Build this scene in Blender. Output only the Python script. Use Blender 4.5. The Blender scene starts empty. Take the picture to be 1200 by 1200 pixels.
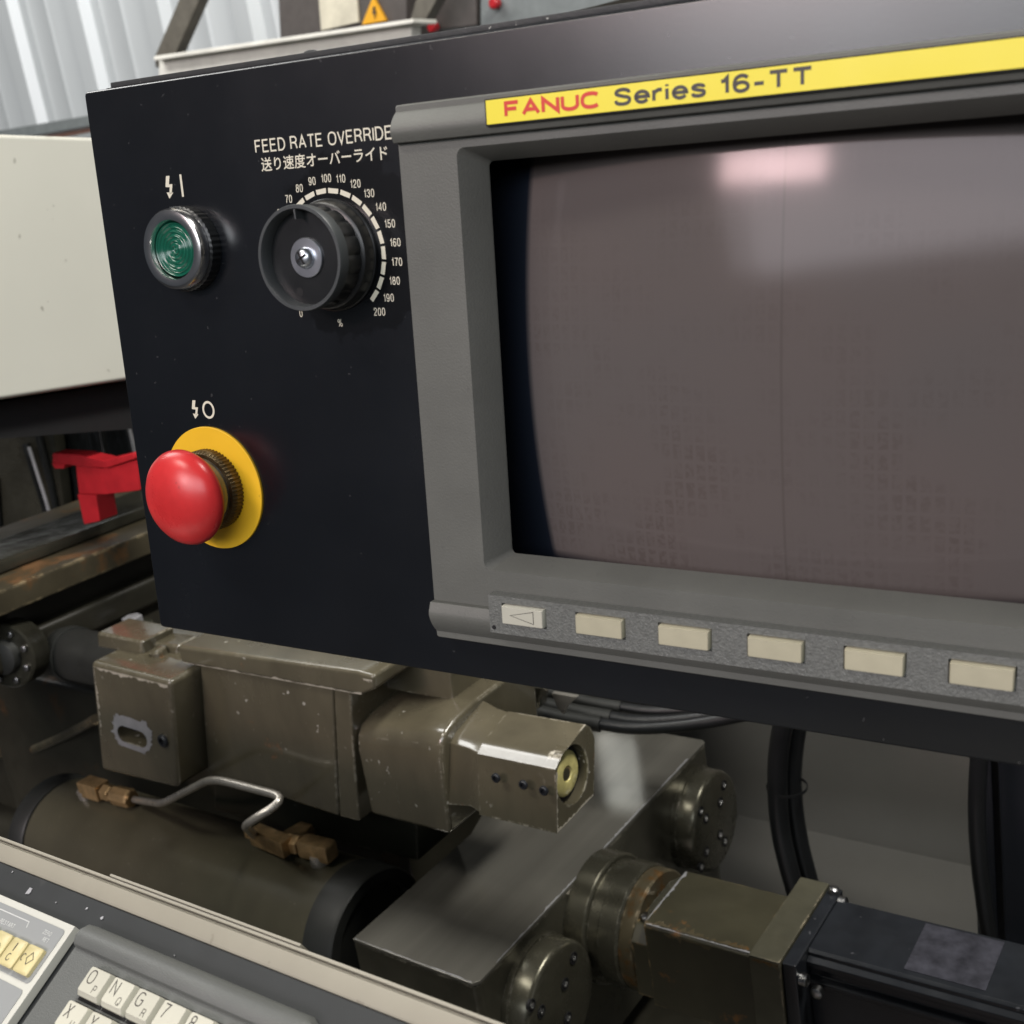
import bpy, bmesh, math, random
from mathutils import Vector, Matrix
random.seed(7)
PI = math.pi
S = bpy.context.scene
COL = S.collection
R = math.radians

# ------------------------------------------------------------------ camera
CAM = Vector((0, 0, 1.5))
F = 1333.98                                   # focal length in pixels of a 1200 px wide picture
CR = Matrix(((0.81056, -0.03724, 0.58447), (0.56548, 0.30945, -0.76451), (-0.15239, 0.95019, 0.27188)))
cd = bpy.data.cameras.new('camera'); cam = bpy.data.objects.new('camera', cd); COL.objects.link(cam)
cd.sensor_width = 36; cd.lens = 36 * F / 1200; cd.clip_start = 0.02; cd.clip_end = 60
cd.dof.use_dof = True; cd.dof.focus_distance = 0.62; cd.dof.aperture_fstop = 16.0
cam.matrix_world = Matrix.Translation(CAM) @ CR.to_4x4()
S.camera = cam

# ------------------------------------------------------------------ world, lamps, exposure
w = bpy.data.worlds.new('World'); S.world = w; w.use_nodes = True
bg = w.node_tree.nodes['Background']; bg.inputs[0].default_value = (0.80, 0.88, 1.0, 1); bg.inputs[1].default_value = 0.06
def area(name, loc, target, sx, sy, power, col=(1, 1, 1)):
    l = bpy.data.lights.new(name, 'AREA'); l.shape = 'RECTANGLE'; l.size = sx; l.size_y = sy; l.energy = power; l.color = col
    o = bpy.data.objects.new(name, l); COL.objects.link(o); o.location = loc
    o.rotation_euler = (Vector(target) - Vector(loc)).to_track_quat('-Z', 'Y').to_euler()
    return o
area('hall_window_light', (0.7, -4.6, 3.25), (-0.6, 0.3, 1.4), 4.6, 1.9, 85, (0.93, 0.96, 1.0))
area('added_halo_light', (1.2, -5.4, 4.1), (-0.4, 0.3, 1.4), 7.5, 3.0, 200, (0.93, 0.96, 1.0))  # added larger source, weakens the edges of the window's reflection
area('ceiling_light_near', (-1.3, -1.3, 3.9), (-0.6, 0.5, 1.2), 1.2, 0.35, 30, (1, 0.95, 0.86))
area('ceiling_light_machine', (0.9, 1.3, 4.3), (-1.2, 0.8, 1.3), 1.5, .45, 125, (1, 0.97, 0.9))
area('tube_light', (-1.0, -4.1, 3.45), (-0.2, 0.4, 1.5), 1.25, 0.36, 60, (1, 0.72, 0.70))
area('roof_skylight', (-4.4, 0.6, 5.2), (-4.2, 4.0, 2.2), 3.5, 1.5, 185, (1.0, 0.99, 0.96))
S.view_settings.view_transform = 'Standard'; S.view_settings.look = 'None'
S.cycles.caustics_reflective = False; S.cycles.caustics_refractive = False
S.view_settings.exposure = 0.0; S.view_settings.gamma = 1.0

# ------------------------------------------------------------------ frames
def ray(px, py):
    return CR @ Vector((px - 600, 600 - py, -F))
def at(px, py, x=None, y=None, z=None):
    d = ray(px, py)
    k = (x - CAM.x) / d.x if x is not None else (y - CAM.y) / d.y if y is not None else (z - CAM.z) / d.z
    return CAM + d * k
ID = Matrix.Identity(4)
# swivelled control panel: X to the right, Y into it, Z up
MP = Matrix(((0.99159, -0.11332, 0.06247, -0.47327), (0.10849, 0.99119, 0.07597, 0.37039),
             (-0.07052, -0.06855, 0.99515, 1.37413), (0, 0, 0, 1)))
# sloping key console: X right, Y up the slope, Z off its surface
ca, sa = math.cos(R(28)), math.sin(R(28))
MK = Matrix(((1, 0, 0, -0.42858), (0, ca, -sa, 0.21639), (0, sa, ca, 1.20178), (0, 0, 0, 1)))
def T(x, y, z): return Matrix.Translation((x, y, z))

# ------------------------------------------------------------------ materials
def M(name, col, rough=.5, metal=0, var=.12, vs=25, bump=0, bs=300, spec=.5, rv=.12, stretch=None,
      wear=None, wearw=.0016, rust=0, rusts=14, rustc=(.32, .13, .035), dust=0, dusts=350, dustc=(.55, .55, .5), coat=0, wet=0, chips=0, chipc=(.55, .55, .58)):
    m = bpy.data.materials.new(name); m.use_nodes = True; nt = m.node_tree; N = nt.nodes; L = nt.links
    b = N['Principled BSDF']; tc = N.new('ShaderNodeTexCoord'); src = tc.outputs['Object']
    if stretch:
        mp = N.new('ShaderNodeMapping'); mp.inputs['Scale'].default_value = stretch; L.new(src, mp.inputs[0]); ssrc = mp.outputs[0]
    else: ssrc = src
    def noise(scale, det=5, s=None, rgh=.6):
        n = N.new('ShaderNodeTexNoise'); n.inputs['Scale'].default_value = scale; n.inputs['Detail'].default_value = det
        n.inputs['Roughness'].default_value = rgh; L.new(s or src, n.inputs['Vector']); return n.outputs['Fac']
    def ramp(f, a, c):
        r = N.new('ShaderNodeMapRange'); r.inputs[1].default_value = a; r.inputs[2].default_value = c; L.new(f, r.inputs[0]); return r.outputs[0]
    def mix(f, a, bb):
        x = N.new('ShaderNodeMix'); x.data_type = 'RGBA'
        for s, v in ((0, f), (6, a), (7, bb)):
            if isinstance(v, (tuple, float, int)): x.inputs[s].default_value = v if s == 0 else (*v, 1)
            else: L.new(v, x.inputs[s])
        return x.outputs[2]
    def mul(a, bb, op='MULTIPLY'):
        x = N.new('ShaderNodeMath'); x.operation = op
        for s, v in ((0, a), (1, bb)):
            if isinstance(v, (float, int)): x.inputs[s].default_value = v
            else: L.new(v, x.inputs[s])
        x.use_clamp = True; return x.outputs[0]
    lo = tuple(c * (1 - var) for c in col); hi = tuple(min(1, c * (1 + var)) for c in col)
    n1 = ramp(noise(vs, 6, ssrc), .3, .7)
    c = mix(n1, lo, hi)
    rr = N.new('ShaderNodeMapRange'); rr.inputs[3].default_value = max(.03, rough - rv); rr.inputs[4].default_value = min(1, rough + rv)
    L.new(noise(vs * 1.7, 5, ssrc), rr.inputs[0]); ro = rr.outputs[0]
    me = None
    if rust:
        f = ramp(noise(rusts, 8, rgh=.7), .66 - rust * .3, .74 - rust * .3)
        rc = mix(noise(rusts * 8), rustc, tuple(q * .35 for q in rustc))
        c = mix(f, c, rc)
        mm = N.new('ShaderNodeMath'); mm.operation = 'MAXIMUM'; L.new(ro, mm.inputs[0]); L.new(mul(f, .75), mm.inputs[1]); ro = mm.outputs[0]
    if chips:
        f = mul(ramp(noise(110, 3, rgh=.5), .80 - chips * .12, .81 - chips * .12), ramp(noise(18, 2), .5, .6))
        c = mix(f, c, chipc)
    if wear:
        bv = N.new('ShaderNodeBevel'); bv.samples = 4; bv.inputs['Radius'].default_value = wearw * 2
        ge = N.new('ShaderNodeNewGeometry'); dt = N.new('ShaderNodeVectorMath'); dt.operation = 'DOT_PRODUCT'
        L.new(bv.outputs[0], dt.inputs[0]); L.new(ge.outputs['True Normal'], dt.inputs[1])
        e = ramp(dt.outputs['Value'], .985, .90)
        f = mul(mul(e, ramp(noise(75, 6, rgh=.75), .49, .57)), ramp(noise(9, 3), .38, .56))
        c = mix(f, c, wear); me = f
    if dust:
        f = mul(ramp(noise(dusts, 2), .70, .74), dust); c = mix(f, c, dustc)
    L.new(c, b.inputs['Base Color']); L.new(ro, b.inputs['Roughness'])
    b.inputs['Metallic'].default_value = metal; b.inputs['Specular IOR Level'].default_value = spec
    if coat: b.inputs['Coat Weight'].default_value = coat; b.inputs['Coat Roughness'].default_value = .12
    if bump or wet:
        bp = N.new('ShaderNodeBump'); bp.inputs['Strength'].default_value = bump or .5; bp.inputs['Distance'].default_value = .0006 if not wet else wet
        L.new(noise(bs, 4 if not wet else 3, ssrc), bp.inputs['Height']); L.new(bp.outputs[0], b.inputs['Normal'])
    return m

m_cream = M('cream_print', (.72, .68, .55), .6, var=.04)
m_knobblack = M('black_plastic', (.010, .011, .012), .32, var=.2, rv=.08)
m_knobgrey = M('dark_grey_plastic', (.055, .06, .062), .42, bump=.15, bs=900)
m_chrome = M('chrome', (.8, .8, .8), .2, 1, rv=.05, var=.05)
m_zinc = M('zinc_screw', (.62, .65, .7), .3, 1, rv=.08)
m_steel = M('dull_steel', (.35, .35, .35), .3, 1)
m_green = M('green_lens', (.006, .10, .06), .22, var=.15, rv=.05, coat=.4)
m_red = M('red_mushroom_plastic', (.56, .028, .030), .30, var=.16, vs=40, rv=.12, dust=.5, dusts=90, dustc=(.22, .015, .015), rust=.10, rusts=34, rustc=(.34, .02, .018))
m_yel = M('yellow_disc_plastic', (.84, .49, .02), .45, var=.06, rust=.10, rusts=45, rustc=(.5, .28, .02))
m_bronze = M('dirty_bronze', (.14, .10, .05), .42, .8, var=.4, vs=90)
m_bezel = M('grey_green_moulding', (.116, .118, .106), .50, var=.10, vs=22, bump=.28, bs=1000, rv=.06, dust=.12, dusts=130, dustc=(.03, .03, .03))
m_strip = M('grained_grey_strip', (.15, .155, .145), .38, .15, var=.2, vs=600, bump=.8, bs=900)
m_key = M('ivory_key', (.46, .43, .31), .5, var=.07, vs=80, rv=.08, dust=.3, dusts=220, dustc=(.16, .13, .09))
m_keyw = M('white_key', (.50, .49, .41), .42, var=.04, vs=60)
m_yellabel = M('yellow_label', (.90, .76, .05), .45, var=.02)
m_redprint = M('red_print', (.68, .05, .03), .5, var=.03)
m_greyprint = M('charcoal_print', (.05, .045, .04), .5, var=.05)
m_dark = M('black_gap', (.006, .006, .007), .8)
m_paint = M('olive_machine_paint', (.100, .088, .058), .24, var=.24, vs=16, rv=.14, stretch=(1, 1, .45), wear=(.58, .54, .44), wearw=.0016, chips=.9, chipc=(.5, .48, .42), bump=.22, bs=26, rust=.05, rusts=22, coat=.8)
m_paintdark = M('dark_olive_paint', (.030, .031, .022), .38, var=.2, vs=14, rv=.12, wear=(.3, .28, .22), chips=.3, bump=.08, bs=50)
m_barrel = M('oily_olive_cylinder', (.078, .071, .047), .36, var=.22, vs=7, rv=.08, dust=.4, dusts=170, dustc=(.2, .19, .15))
m_band = M('dark_cast_band', (.022, .023, .021), .5, var=.2, vs=20)
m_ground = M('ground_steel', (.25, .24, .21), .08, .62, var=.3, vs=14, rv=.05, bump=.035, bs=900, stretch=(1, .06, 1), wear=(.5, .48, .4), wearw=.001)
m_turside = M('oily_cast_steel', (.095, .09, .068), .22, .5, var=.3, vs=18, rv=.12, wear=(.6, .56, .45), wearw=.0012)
m_disc = M('blackened_steel_disc', (.10, .095, .07), .27, .65, var=.2, vs=26, rv=.08, wear=(.42, .4, .34), wearw=.001)
m_rustring = M('rusty_ring', (.12, .10, .06), .4, .5, rust=.62, rusts=30, rustc=(.22, .11, .03), wear=(.6, .5, .35))
m_gear = M('olive_gearbox_paint', (.046, .042, .026), .36, var=.2, vs=16, rv=.1, wear=(.62, .42, .2), wearw=.0018, rust=.16, rusts=26, rustc=(.28, .13, .04), bump=.1, bs=70)
m_adapt = M('grey_green_cast', (.085, .08, .055), .42, .3, var=.2, vs=25, wear=(.6, .5, .35))
m_motor = M('black_motor_enamel', (.016, .018, .022), .32, var=.3, vs=20, rv=.12, dust=.7, dusts=120, dustc=(.10, .10, .11), bump=.1, bs=80)
m_brass = M('tarnished_brass', (.62, .42, .21), .32, .7, var=.35, vs=70, rv=.12, wear=(.75, .5, .25), wearw=.0006)
m_tube = M('steel_tube', (.52, .49, .44), .30, .7, var=.15, vs=60)
m_hose = M('black_rubber_hose', (.012, .013, .014), .38, var=.2)
m_console = M('black_console_paint', (.014, .016, .017), .5, var=.2, vs=30, dust=.6, dusts=60, dustc=(.03, .03, .03))
m_rail = M('beige_painted_rail', (.30, .28, .225), .45, var=.08, vs=12, dust=.35, dusts=120, dustc=(.15, .13, .10))
m_kbd = M('charcoal_moulding', (.105, .11, .105), .42, var=.06, bump=.35, bs=1300)
m_opgrey = M('grey_membrane', (.25, .26, .26), .5, var=.03, vs=10)
m_opwhite = M('white_membrane_border', (.52, .52, .47), .5, var=.03)
m_opkey = M('yellowed_lamp_key', (.55, .48, .25), .35, var=.12, vs=60)
m_faint = M('pale_print', (.52, .53, .52), .6)
m_cover = M('ivory_enamel_cover', (.70, .69, .61), .42, var=.04, vs=3, rv=.06, dust=.6, dusts=38, dustc=(.2, .18, .14), wear=(.25, .2, .14), wearw=.002)
m_blackwet = M('wet_black_rubber', (.014, .015, .015), .12, var=.3, rv=.08, bs=9, wet=.012, stretch=(3, 3, .6))
m_wetmetal = M('oily_dark_metal', (.05, .048, .036), .22, .4, var=.5, vs=10, rv=.12, bs=22, wet=.004, rust=.08)
m_bed = M('rusty_olive_bed', (.055, .046, .028), .42, var=.35, vs=12, rust=.42, rusts=10, rustc=(.20, .10, .035), bump=.25, bs=60, wear=(.42, .34, .2), wearw=.003)
m_beddark = M('oil_soaked_casting', (.028, .026, .019), .33, var=.4, vs=10, rust=.20, rusts=9, rustc=(.11, .055, .02), bump=.3, bs=40)
m_redbr = M('red_plastic_bracket', (.52, .02, .028), .36, var=.14, vs=40, dust=.4, dusts=90, dustc=(.08, .01, .01))
m_post = M('blue_black_post', (.009, .011, .016), .5, var=.15)
m_inner = M('beige_inner_guard', (.27, .262, .238), .42, var=.12, vs=3, rv=.08, bump=.05, bs=10)
m_corr = M('galvanised_sheet', (.62, .65, .66), .42, .25, var=.08, vs=2, rv=.1, stretch=(1, 1, .2))
m_beam = M('white_painted_beam', (.86, .84, .76), .5, var=.12, vs=8, dust=.5, dusts=20, dustc=(.25, .22, .18))
m_strut = M('brown_grey_strut', (.12, .11, .09), .5, var=.2)
m_cab = M('brown_grey_cabinet', (.085, .075, .07), .5, var=.12)
m_paper = M('pale_paper', (.62, .58, .46), .6, var=.2, vs=10)
m_warn = M('amber_warning_label', (.82, .40, .02), .5, var=.05)
m_greymach = M('blue_grey_enamel', (.20, .22, .22), .5)
m_concrete = M('concrete', (.035, .034, .032), .7, var=.2, vs=2, bump=.2, bs=30)
m_glassdisc = M('yellowed_sight_glass', (.62, .55, .22), .25, var=.45, vs=45, coat=.5)
m_label = M('aluminium_sticker', (.55, .55, .58), .38, .5, var=.12, vs=40)
m_worn_glint = M('bare_metal_wear_and_glint', (.42, .42, .44), .4, .4, var=.15, vs=60)  # real wear; also colours the painted highlights on the splash guard

def panel_material():
    m = M('black_panel_enamel', (.0042, .0054, .0076), .25, var=.2, vs=7, rv=.07, bump=.02, bs=700, spec=.8, dust=.25, dusts=260, dustc=(.12, .12, .12))
    nt = m.node_tree; N = nt.nodes; L = nt.links; b = N['Principled BSDF']
    # oily wiped patch around the rotary dial: smoother and darker, with a ragged outline
    tc = N.new('ShaderNodeTexCoord'); sp = N.new('ShaderNodeVectorMath'); sp.operation = 'DISTANCE'
    L.new(tc.outputs['Object'], sp.inputs[0]); sp.inputs[1].default_value = (.101, 0, .1185)
    n = N.new('ShaderNodeTexNoise'); n.inputs['Scale'].default_value = 95; n.inputs['Detail'].default_value = 6; L.new(tc.outputs['Object'], n.inputs['Vector'])
    a = N.new('ShaderNodeMath'); a.operation = 'MULTIPLY_ADD'; L.new(n.outputs['Fac'], a.inputs[0]); a.inputs[1].default_value = .030; L.new(sp.outputs['Value'], a.inputs[2])
    r = N.new('ShaderNodeMapRange'); r.inputs[1].default_value = .0575; r.inputs[2].default_value = .0550; L.new(a.outputs[0], r.inputs[0])
    for sock, val in (('Roughness', .22), ('Base Color', None)):
        old = b.inputs[sock].links[0].from_socket
        x = N.new('ShaderNodeMix')
        if val is None:
            x.data_type = 'RGBA'; L.new(r.outputs[0], x.inputs[0]); L.new(old, x.inputs[6]); x.inputs[7].default_value = (.0025, .003, .004, 1); L.new(x.outputs[2], b.inputs[sock])
        else:
            L.new(r.outputs[0], x.inputs[0]); L.new(old, x.inputs[2]); x.inputs[3].default_value = val; L.new(x.outputs[0], b.inputs[sock])
    return m
m_panel = panel_material()
def tone_by_object(m, k):
    nt = m.node_tree; b = nt.nodes['Principled BSDF']; o = nt.nodes.new('ShaderNodeObjectInfo'); h = nt.nodes.new('ShaderNodeHueSaturation'); r = nt.nodes.new('ShaderNodeMapRange')
    r.inputs[3].default_value = 1 - k; r.inputs[4].default_value = 1 + k * .4; nt.links.new(o.outputs['Random'], r.inputs[0]); nt.links.new(r.outputs[0], h.inputs['Value'])
    nt.links.new(b.inputs['Base Color'].links[0].from_socket, h.inputs['Color']); nt.links.new(h.outputs[0], b.inputs['Base Color'])
tone_by_object(m_key, .14); tone_by_object(m_keyw, .08)

def screen_material():
    m = bpy.data.materials.new('crt_glass'); m.use_nodes = True; nt = m.node_tree; N = nt.nodes; L = nt.links; b = N['Principled BSDF']
    tc = N.new('ShaderNodeTexCoord'); sx = N.new('ShaderNodeSeparateXYZ'); L.new(tc.outputs['Object'], sx.inputs[0])
    def math_(op, a, bb=None, c=None):
        x = N.new('ShaderNodeMath'); x.operation = op
        for i, v in enumerate((a, bb, c)):
            if v is None: continue
            if isinstance(v, (int, float)): x.inputs[i].default_value = v
            else: L.new(v, x.inputs[i])
        return x.outputs[0]
    # rounded phosphor field with bowed sides
    dx = math_('SUBTRACT', sx.outputs[0], .295); dz = math_('SUBTRACT', sx.outputs[2], .0645)
    zz = math_('MULTIPLY', dz, dz); xx = math_('MULTIPLY', dx, dx)
    ex = math_('ADD', math_('ABSOLUTE', dx), math_('MULTIPLY', zz, .45)); ez = math_('ADD', math_('ABSOLUTE', dz), math_('MULTIPLY', xx, .10))
    mx = N.new('ShaderNodeMapRange'); mx.inputs[1].default_value = .1172; mx.inputs[2].default_value = .1140; L.new(ex, mx.inputs[0])
    mz = N.new('ShaderNodeMapRange'); mz.inputs[1].default_value = .0950; mz.inputs[2].default_value = .0900; L.new(ez, mz.inputs[0])
    f = math_('MULTIPLY', mx.outputs[0], mz.outputs[0])
    # burnt-in rows of characters
    mp = N.new('ShaderNodeMapping'); mp.inputs['Scale'].default_value = (1, 1, 1); mp.inputs['Rotation'].default_value = (R(-90), 0, 0); L.new(tc.outputs['Object'], mp.inputs[0])
    br = N.new('ShaderNodeTexBrick'); br.inputs['Scale'].default_value = 1; br.inputs['Brick Width'].default_value = .0052; br.inputs['Row Height'].default_value = .0082
    br.inputs['Mortar Size'].default_value = .0012; br.inputs['Mortar Smooth'].default_value = .8; br.offset = 0; L.new(mp.outputs[0], br.inputs[0])
    n = N.new('ShaderNodeTexNoise'); n.inputs['Scale'].default_value = 34; n.inputs['Detail'].default_value = 5; L.new(tc.outputs['Object'], n.inputs['Vector'])
    nr = N.new('ShaderNodeMapRange'); nr.inputs[1].default_value = .44; nr.inputs[2].default_value = .66; L.new(n.outputs['Fac'], nr.inputs[0])
    n2 = N.new('ShaderNodeTexNoise'); n2.inputs['Scale'].default_value = 420; n2.inputs['Detail'].default_value = 1; L.new(tc.outputs['Object'], n2.inputs['Vector'])
    n2r = N.new('ShaderNodeMapRange'); n2r.inputs[1].default_value = .42; n2r.inputs[2].default_value = .58; L.new(n2.outputs['Fac'], n2r.inputs[0])
    g = math_('MULTIPLY', math_('MULTIPLY', math_('SUBTRACT', 1, br.outputs['Fac']), nr.outputs[0]), math_('MULTIPLY_ADD', n2r.outputs[0], .5, .15))
    big = N.new('ShaderNodeTexNoise'); big.inputs['Scale'].default_value = 9; L.new(tc.outputs['Object'], big.inputs['Vector'])
    gm = N.new('ShaderNodeMapRange'); gm.inputs[1].default_value = .13; gm.inputs[2].default_value = -.02; gm.inputs[3].default_value = .14; gm.inputs[4].default_value = .50; L.new(sx.outputs[2], gm.inputs[0]); gz_ = gm.outputs[0]
    cr = N.new('ShaderNodeMix'); cr.data_type = 'RGBA'; L.new(big.outputs['Fac'], cr.inputs[0]); cr.inputs[6].default_value = (.124, .097, .090, 1); cr.inputs[7].default_value = (.100, .094, .092, 1)
    gh = N.new('ShaderNodeMix'); gh.data_type = 'RGBA'; L.new(math_('MULTIPLY', g, gz_), gh.inputs[0]); L.new(cr.outputs[2], gh.inputs[6]); gh.inputs[7].default_value = (.055, .038, .034, 1)
    # thin vertical divider burnt into the middle
    ln = N.new('ShaderNodeMapRange'); ln.inputs[1].default_value = .0008; ln.inputs[2].default_value = .0003; L.new(math_('ABSOLUTE', math_('SUBTRACT', dx, .002)), ln.inputs[0])
    g2 = N.new('ShaderNodeMix'); g2.data_type = 'RGBA'; L.new(math_('MULTIPLY', ln.outputs[0], .3), g2.inputs[0]); L.new(gh.outputs[2], g2.inputs[6]); g2.inputs[7].default_value = (.06, .05, .045, 1)
    fin = N.new('ShaderNodeMix'); fin.data_type = 'RGBA'; L.new(f, fin.inputs[0]); fin.inputs[6].default_value = (.010, .013, .020, 1); L.new(g2.outputs[2], fin.inputs[7])
    L.new(fin.outputs[2], b.inputs['Base Color'])
    b.inputs['Roughness'].default_value = .20; b.inputs['Specular IOR Level'].default_value = .24
    b.inputs['Specular Tint'].default_value = (1, .92, .95, 1)
    fn = N.new('ShaderNodeTexNoise'); fn.inputs['Scale'].default_value = 40; fn.inputs['Detail'].default_value = 5; L.new(tc.outputs['Object'], fn.inputs['Vector'])
    fr = N.new('ShaderNodeMapRange'); fr.inputs[3].default_value = .09; fr.inputs[4].default_value = .15; L.new(fn.outputs['Fac'], fr.inputs[0]); L.new(fr.outputs[0], b.inputs['Roughness'])
    return m
m_screen = screen_material()

# ------------------------------------------------------------------ object helpers
W = {}
def tag(o, label=None, cat=None, group=None, kind=None):
    for k, v in (('label', label), ('category', cat), ('group', group), ('kind', kind)):
        if v: o[k] = v
    return o
def thing(name, label, cat, mw=ID, group=None):
    o = bpy.data.objects.new(name, None); o.empty_display_size = .02; COL.objects.link(o); o.matrix_world = mw; W[o] = mw.copy()
    return tag(o, label, cat, group)
def finish(bm, bev=0, seg=2, ang=32):
    bmesh.ops.recalc_face_normals(bm, faces=bm.faces)
    if bev:
        es = [e for e in bm.edges if len(e.link_faces) == 2 and e.calc_face_angle(0) > R(ang)]
        bmesh.ops.bevel(bm, geom=es, offset=bev, segments=seg, profile=.5, affect='EDGES', clamp_overlap=True)
    for f in bm.faces: f.smooth = True
    for e in bm.edges:
        e.smooth = not (len(e.link_faces) != 2 or e.calc_face_angle(0) > R(38))
def obj(name, bm, mat, parent=None, frame=ID, mw=None, bev=0, seg=2, kind=None, label=None, wn=True):
    """bm authored in `frame`; when mw is given it is authored local to mw and the object stands there."""
    finish(bm, bev, seg)
    pw = W[parent] if parent else ID
    if mw is None:
        mw = pw if parent else ID
        bm.transform(mw.inverted() @ frame)
    me = bpy.data.meshes.new(name); bm.to_mesh(me); bm.free(); me.materials.append(mat)
    o = bpy.data.objects.new(name, me); COL.objects.link(o)
    if parent: o.parent = parent; o.matrix_parent_inverse = ID
    o.matrix_local = pw.inverted() @ mw; W[o] = mw.copy()
    if wn and bev:
        md = o.modifiers.new('weighted_normal', 'WEIGHTED_NORMAL'); md.keep_sharp = True
    if kind: o['kind'] = kind
    if label: o['label'] = label
    return o
def copy_part(src, mw, parent):
    o = src.copy(); COL.objects.link(o); o.parent = parent; o.matrix_parent_inverse = ID
    o.matrix_local = W[parent].inverted() @ mw; W[o] = mw.copy(); return o
def BM(): return bmesh.new()
def box(bm, x0, x1, y0, y1, z0, z1):
    v = [bm.verts.new((x, y, z)) for x in (x0, x1) for y in (y0, y1) for z in (z0, z1)]
    for q in ((0, 1, 3, 2), (4, 6, 7, 5), (0, 4, 5, 1), (2, 3, 7, 6), (0, 2, 6, 4), (1, 5, 7, 3)): bm.faces.new([v[i] for i in q])
    return v
def B(*a): bm = BM(); box(bm, *a); return bm
def loft(bm, loops, cap=(True, True), closed=False):
    vs = [[bm.verts.new(p) for p in l] for l in loops]; n = len(vs[0])
    rng = len(vs) if closed else len(vs) - 1
    for i in range(rng):
        a, b = vs[i], vs[(i + 1) % len(vs)]
        for k in range(n): bm.faces.new((a[k], a[(k + 1) % n], b[(k + 1) % n], b[k]))
    if not closed:
        if cap[0]: bm.faces.new(vs[0][::-1])
        if cap[1]: bm.faces.new(vs[-1])
    return bm
def prism(pts, vec, bm=None):
    bm = bm or BM(); vec = Vector(vec)
    return loft(bm, [[Vector(p) for p in pts], [Vector(p) + vec for p in pts]])
def slab(pxs, y, depth, bm=None):
    return prism([at(px, py, y=y) for px, py in pxs], (0, depth, 0), bm)
def basis(axis):
    a = Vector(axis).normalized(); u = a.orthogonal().normalized()
    if abs(a.z) < .9: u = (Vector((0, 0, 1)) - a * a.z).normalized()
    return a, u, a.cross(u)
def lathe(profile, org, axis, n=48, teeth=None, bm=None, capped=True):
    """profile of (h, r); teeth maps profile index -> radius factor on alternate sides"""
    bm = bm or BM(); a, u, v = basis(axis); org = Vector(org); loops = []
    for i, (h, r) in enumerate(profile):
        l = []
        for k in range(n):
            t = 2 * PI * k / n; rr = r * (teeth[1] if teeth and i in teeth[0] and (k // teeth[2]) % 2 else 1)
            l.append(org + a * h + (u * math.cos(t) + v * math.sin(t)) * max(rr, 1e-5))
        loops.append(l)
    return loft(bm, loops, (capped, capped))
def tube(pts, r, n=12, bm=None, sub=6):
    bm = bm or BM(); P = [Vector(p) for p in pts]
    if sub > 1 and len(P) > 2:
        Q = []
        for i in range(len(P) - 1):
            p0 = P[max(i - 1, 0)]; p1 = P[i]; p2 = P[i + 1]; p3 = P[min(i + 2, len(P) - 1)]
            for k in range(sub):
                t = k / sub
                Q.append(.5 * ((2 * p1) + (p2 - p0) * t + (2 * p0 - 5 * p1 + 4 * p2 - p3) * t * t + (3 * p1 - p0 - 3 * p2 + p3) * t ** 3))
        Q.append(P[-1]); P = Q
    loops = []; u = None
    for i, p in enumerate(P):
        d = (P[min(i + 1, len(P) - 1)] - P[max(i - 1, 0)]).normalized()
        u = d.orthogonal().normalized() if u is None else (u - d * u.dot(d)).normalized()
        v = d.cross(u)
        loops.append([p + (u * math.cos(2 * PI * k / n) + v * math.sin(2 * PI * k / n)) * r for k in range(n)])
    return loft(bm, loops)
def fillet(pts, rad, k=4):
    """round the inner corners of a polyline"""
    P = [Vector(p) for p in pts]; out = [P[0]]
    for i in range(1, len(P) - 1):
        a, b, c = P[i - 1], P[i], P[i + 1]; r = min(rad, (a - b).length * .45, (c - b).length * .45)
        s = b + (a - b).normalized() * r; e = b + (c - b).normalized() * r
        for j in range(k + 1):
            t = j / k; out.append(s * (1 - t) ** 2 + b * 2 * t * (1 - t) + e * t * t)
    return out + [P[-1]]
def rrect(x0, x1, z0, z1, r, y, k=6, tr=None):
    tr = tr or (lambda a, b: (a, y, b)); out = []
    for cx, cz, a0 in ((x1 - r, z1 - r, 0), (x0 + r, z1 - r, 90), (x0 + r, z0 + r, 180), (x1 - r, z0 + r, 270)):
        for j in range(k + 1):
            a = R(a0 + 90 * j / k); out.append(tr(cx + r * math.cos(a), cz + r * math.sin(a)))
    return out
def text_bm(s, size, x, z, y, align='LEFT', xs=1.0, bold=0, plane='XZ', rot=0, space=1.0, z_al='BOTTOM_BASELINE', res=3):
    cu = bpy.data.curves.new('lettering', 'FONT'); cu.body = s; cu.size = size; cu.align_x = align; cu.align_y = z_al
    cu.offset = bold; cu.resolution_u = res; cu.space_character = space
    o = bpy.data.objects.new('lettering', cu); COL.objects.link(o)
    dg = bpy.context.evaluated_depsgraph_get(); me = bpy.data.meshes.new_from_object(o.evaluated_get(dg))
    bm = BM(); bm.from_mesh(me); bpy.data.objects.remove(o); bpy.data.curves.remove(cu); bpy.data.meshes.remove(me)
    c, s_ = math.cos(rot), math.sin(rot)
    for v in bm.verts:
        a, b = v.co.x * xs, v.co.y; a, b = a * c - b * s_, a * s_ + b * c
        v.co = (x + a, y, z + b) if plane == 'XZ' else (x + a, z + b, y)
    return bm
def flat(polys, y, plane='XZ', bm=None):
    bm = bm or BM()
    for p in polys:
        bm.faces.new([bm.verts.new((a, y, b) if plane == 'XZ' else (a, b, y)) for a, b in p])
    return bm
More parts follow.
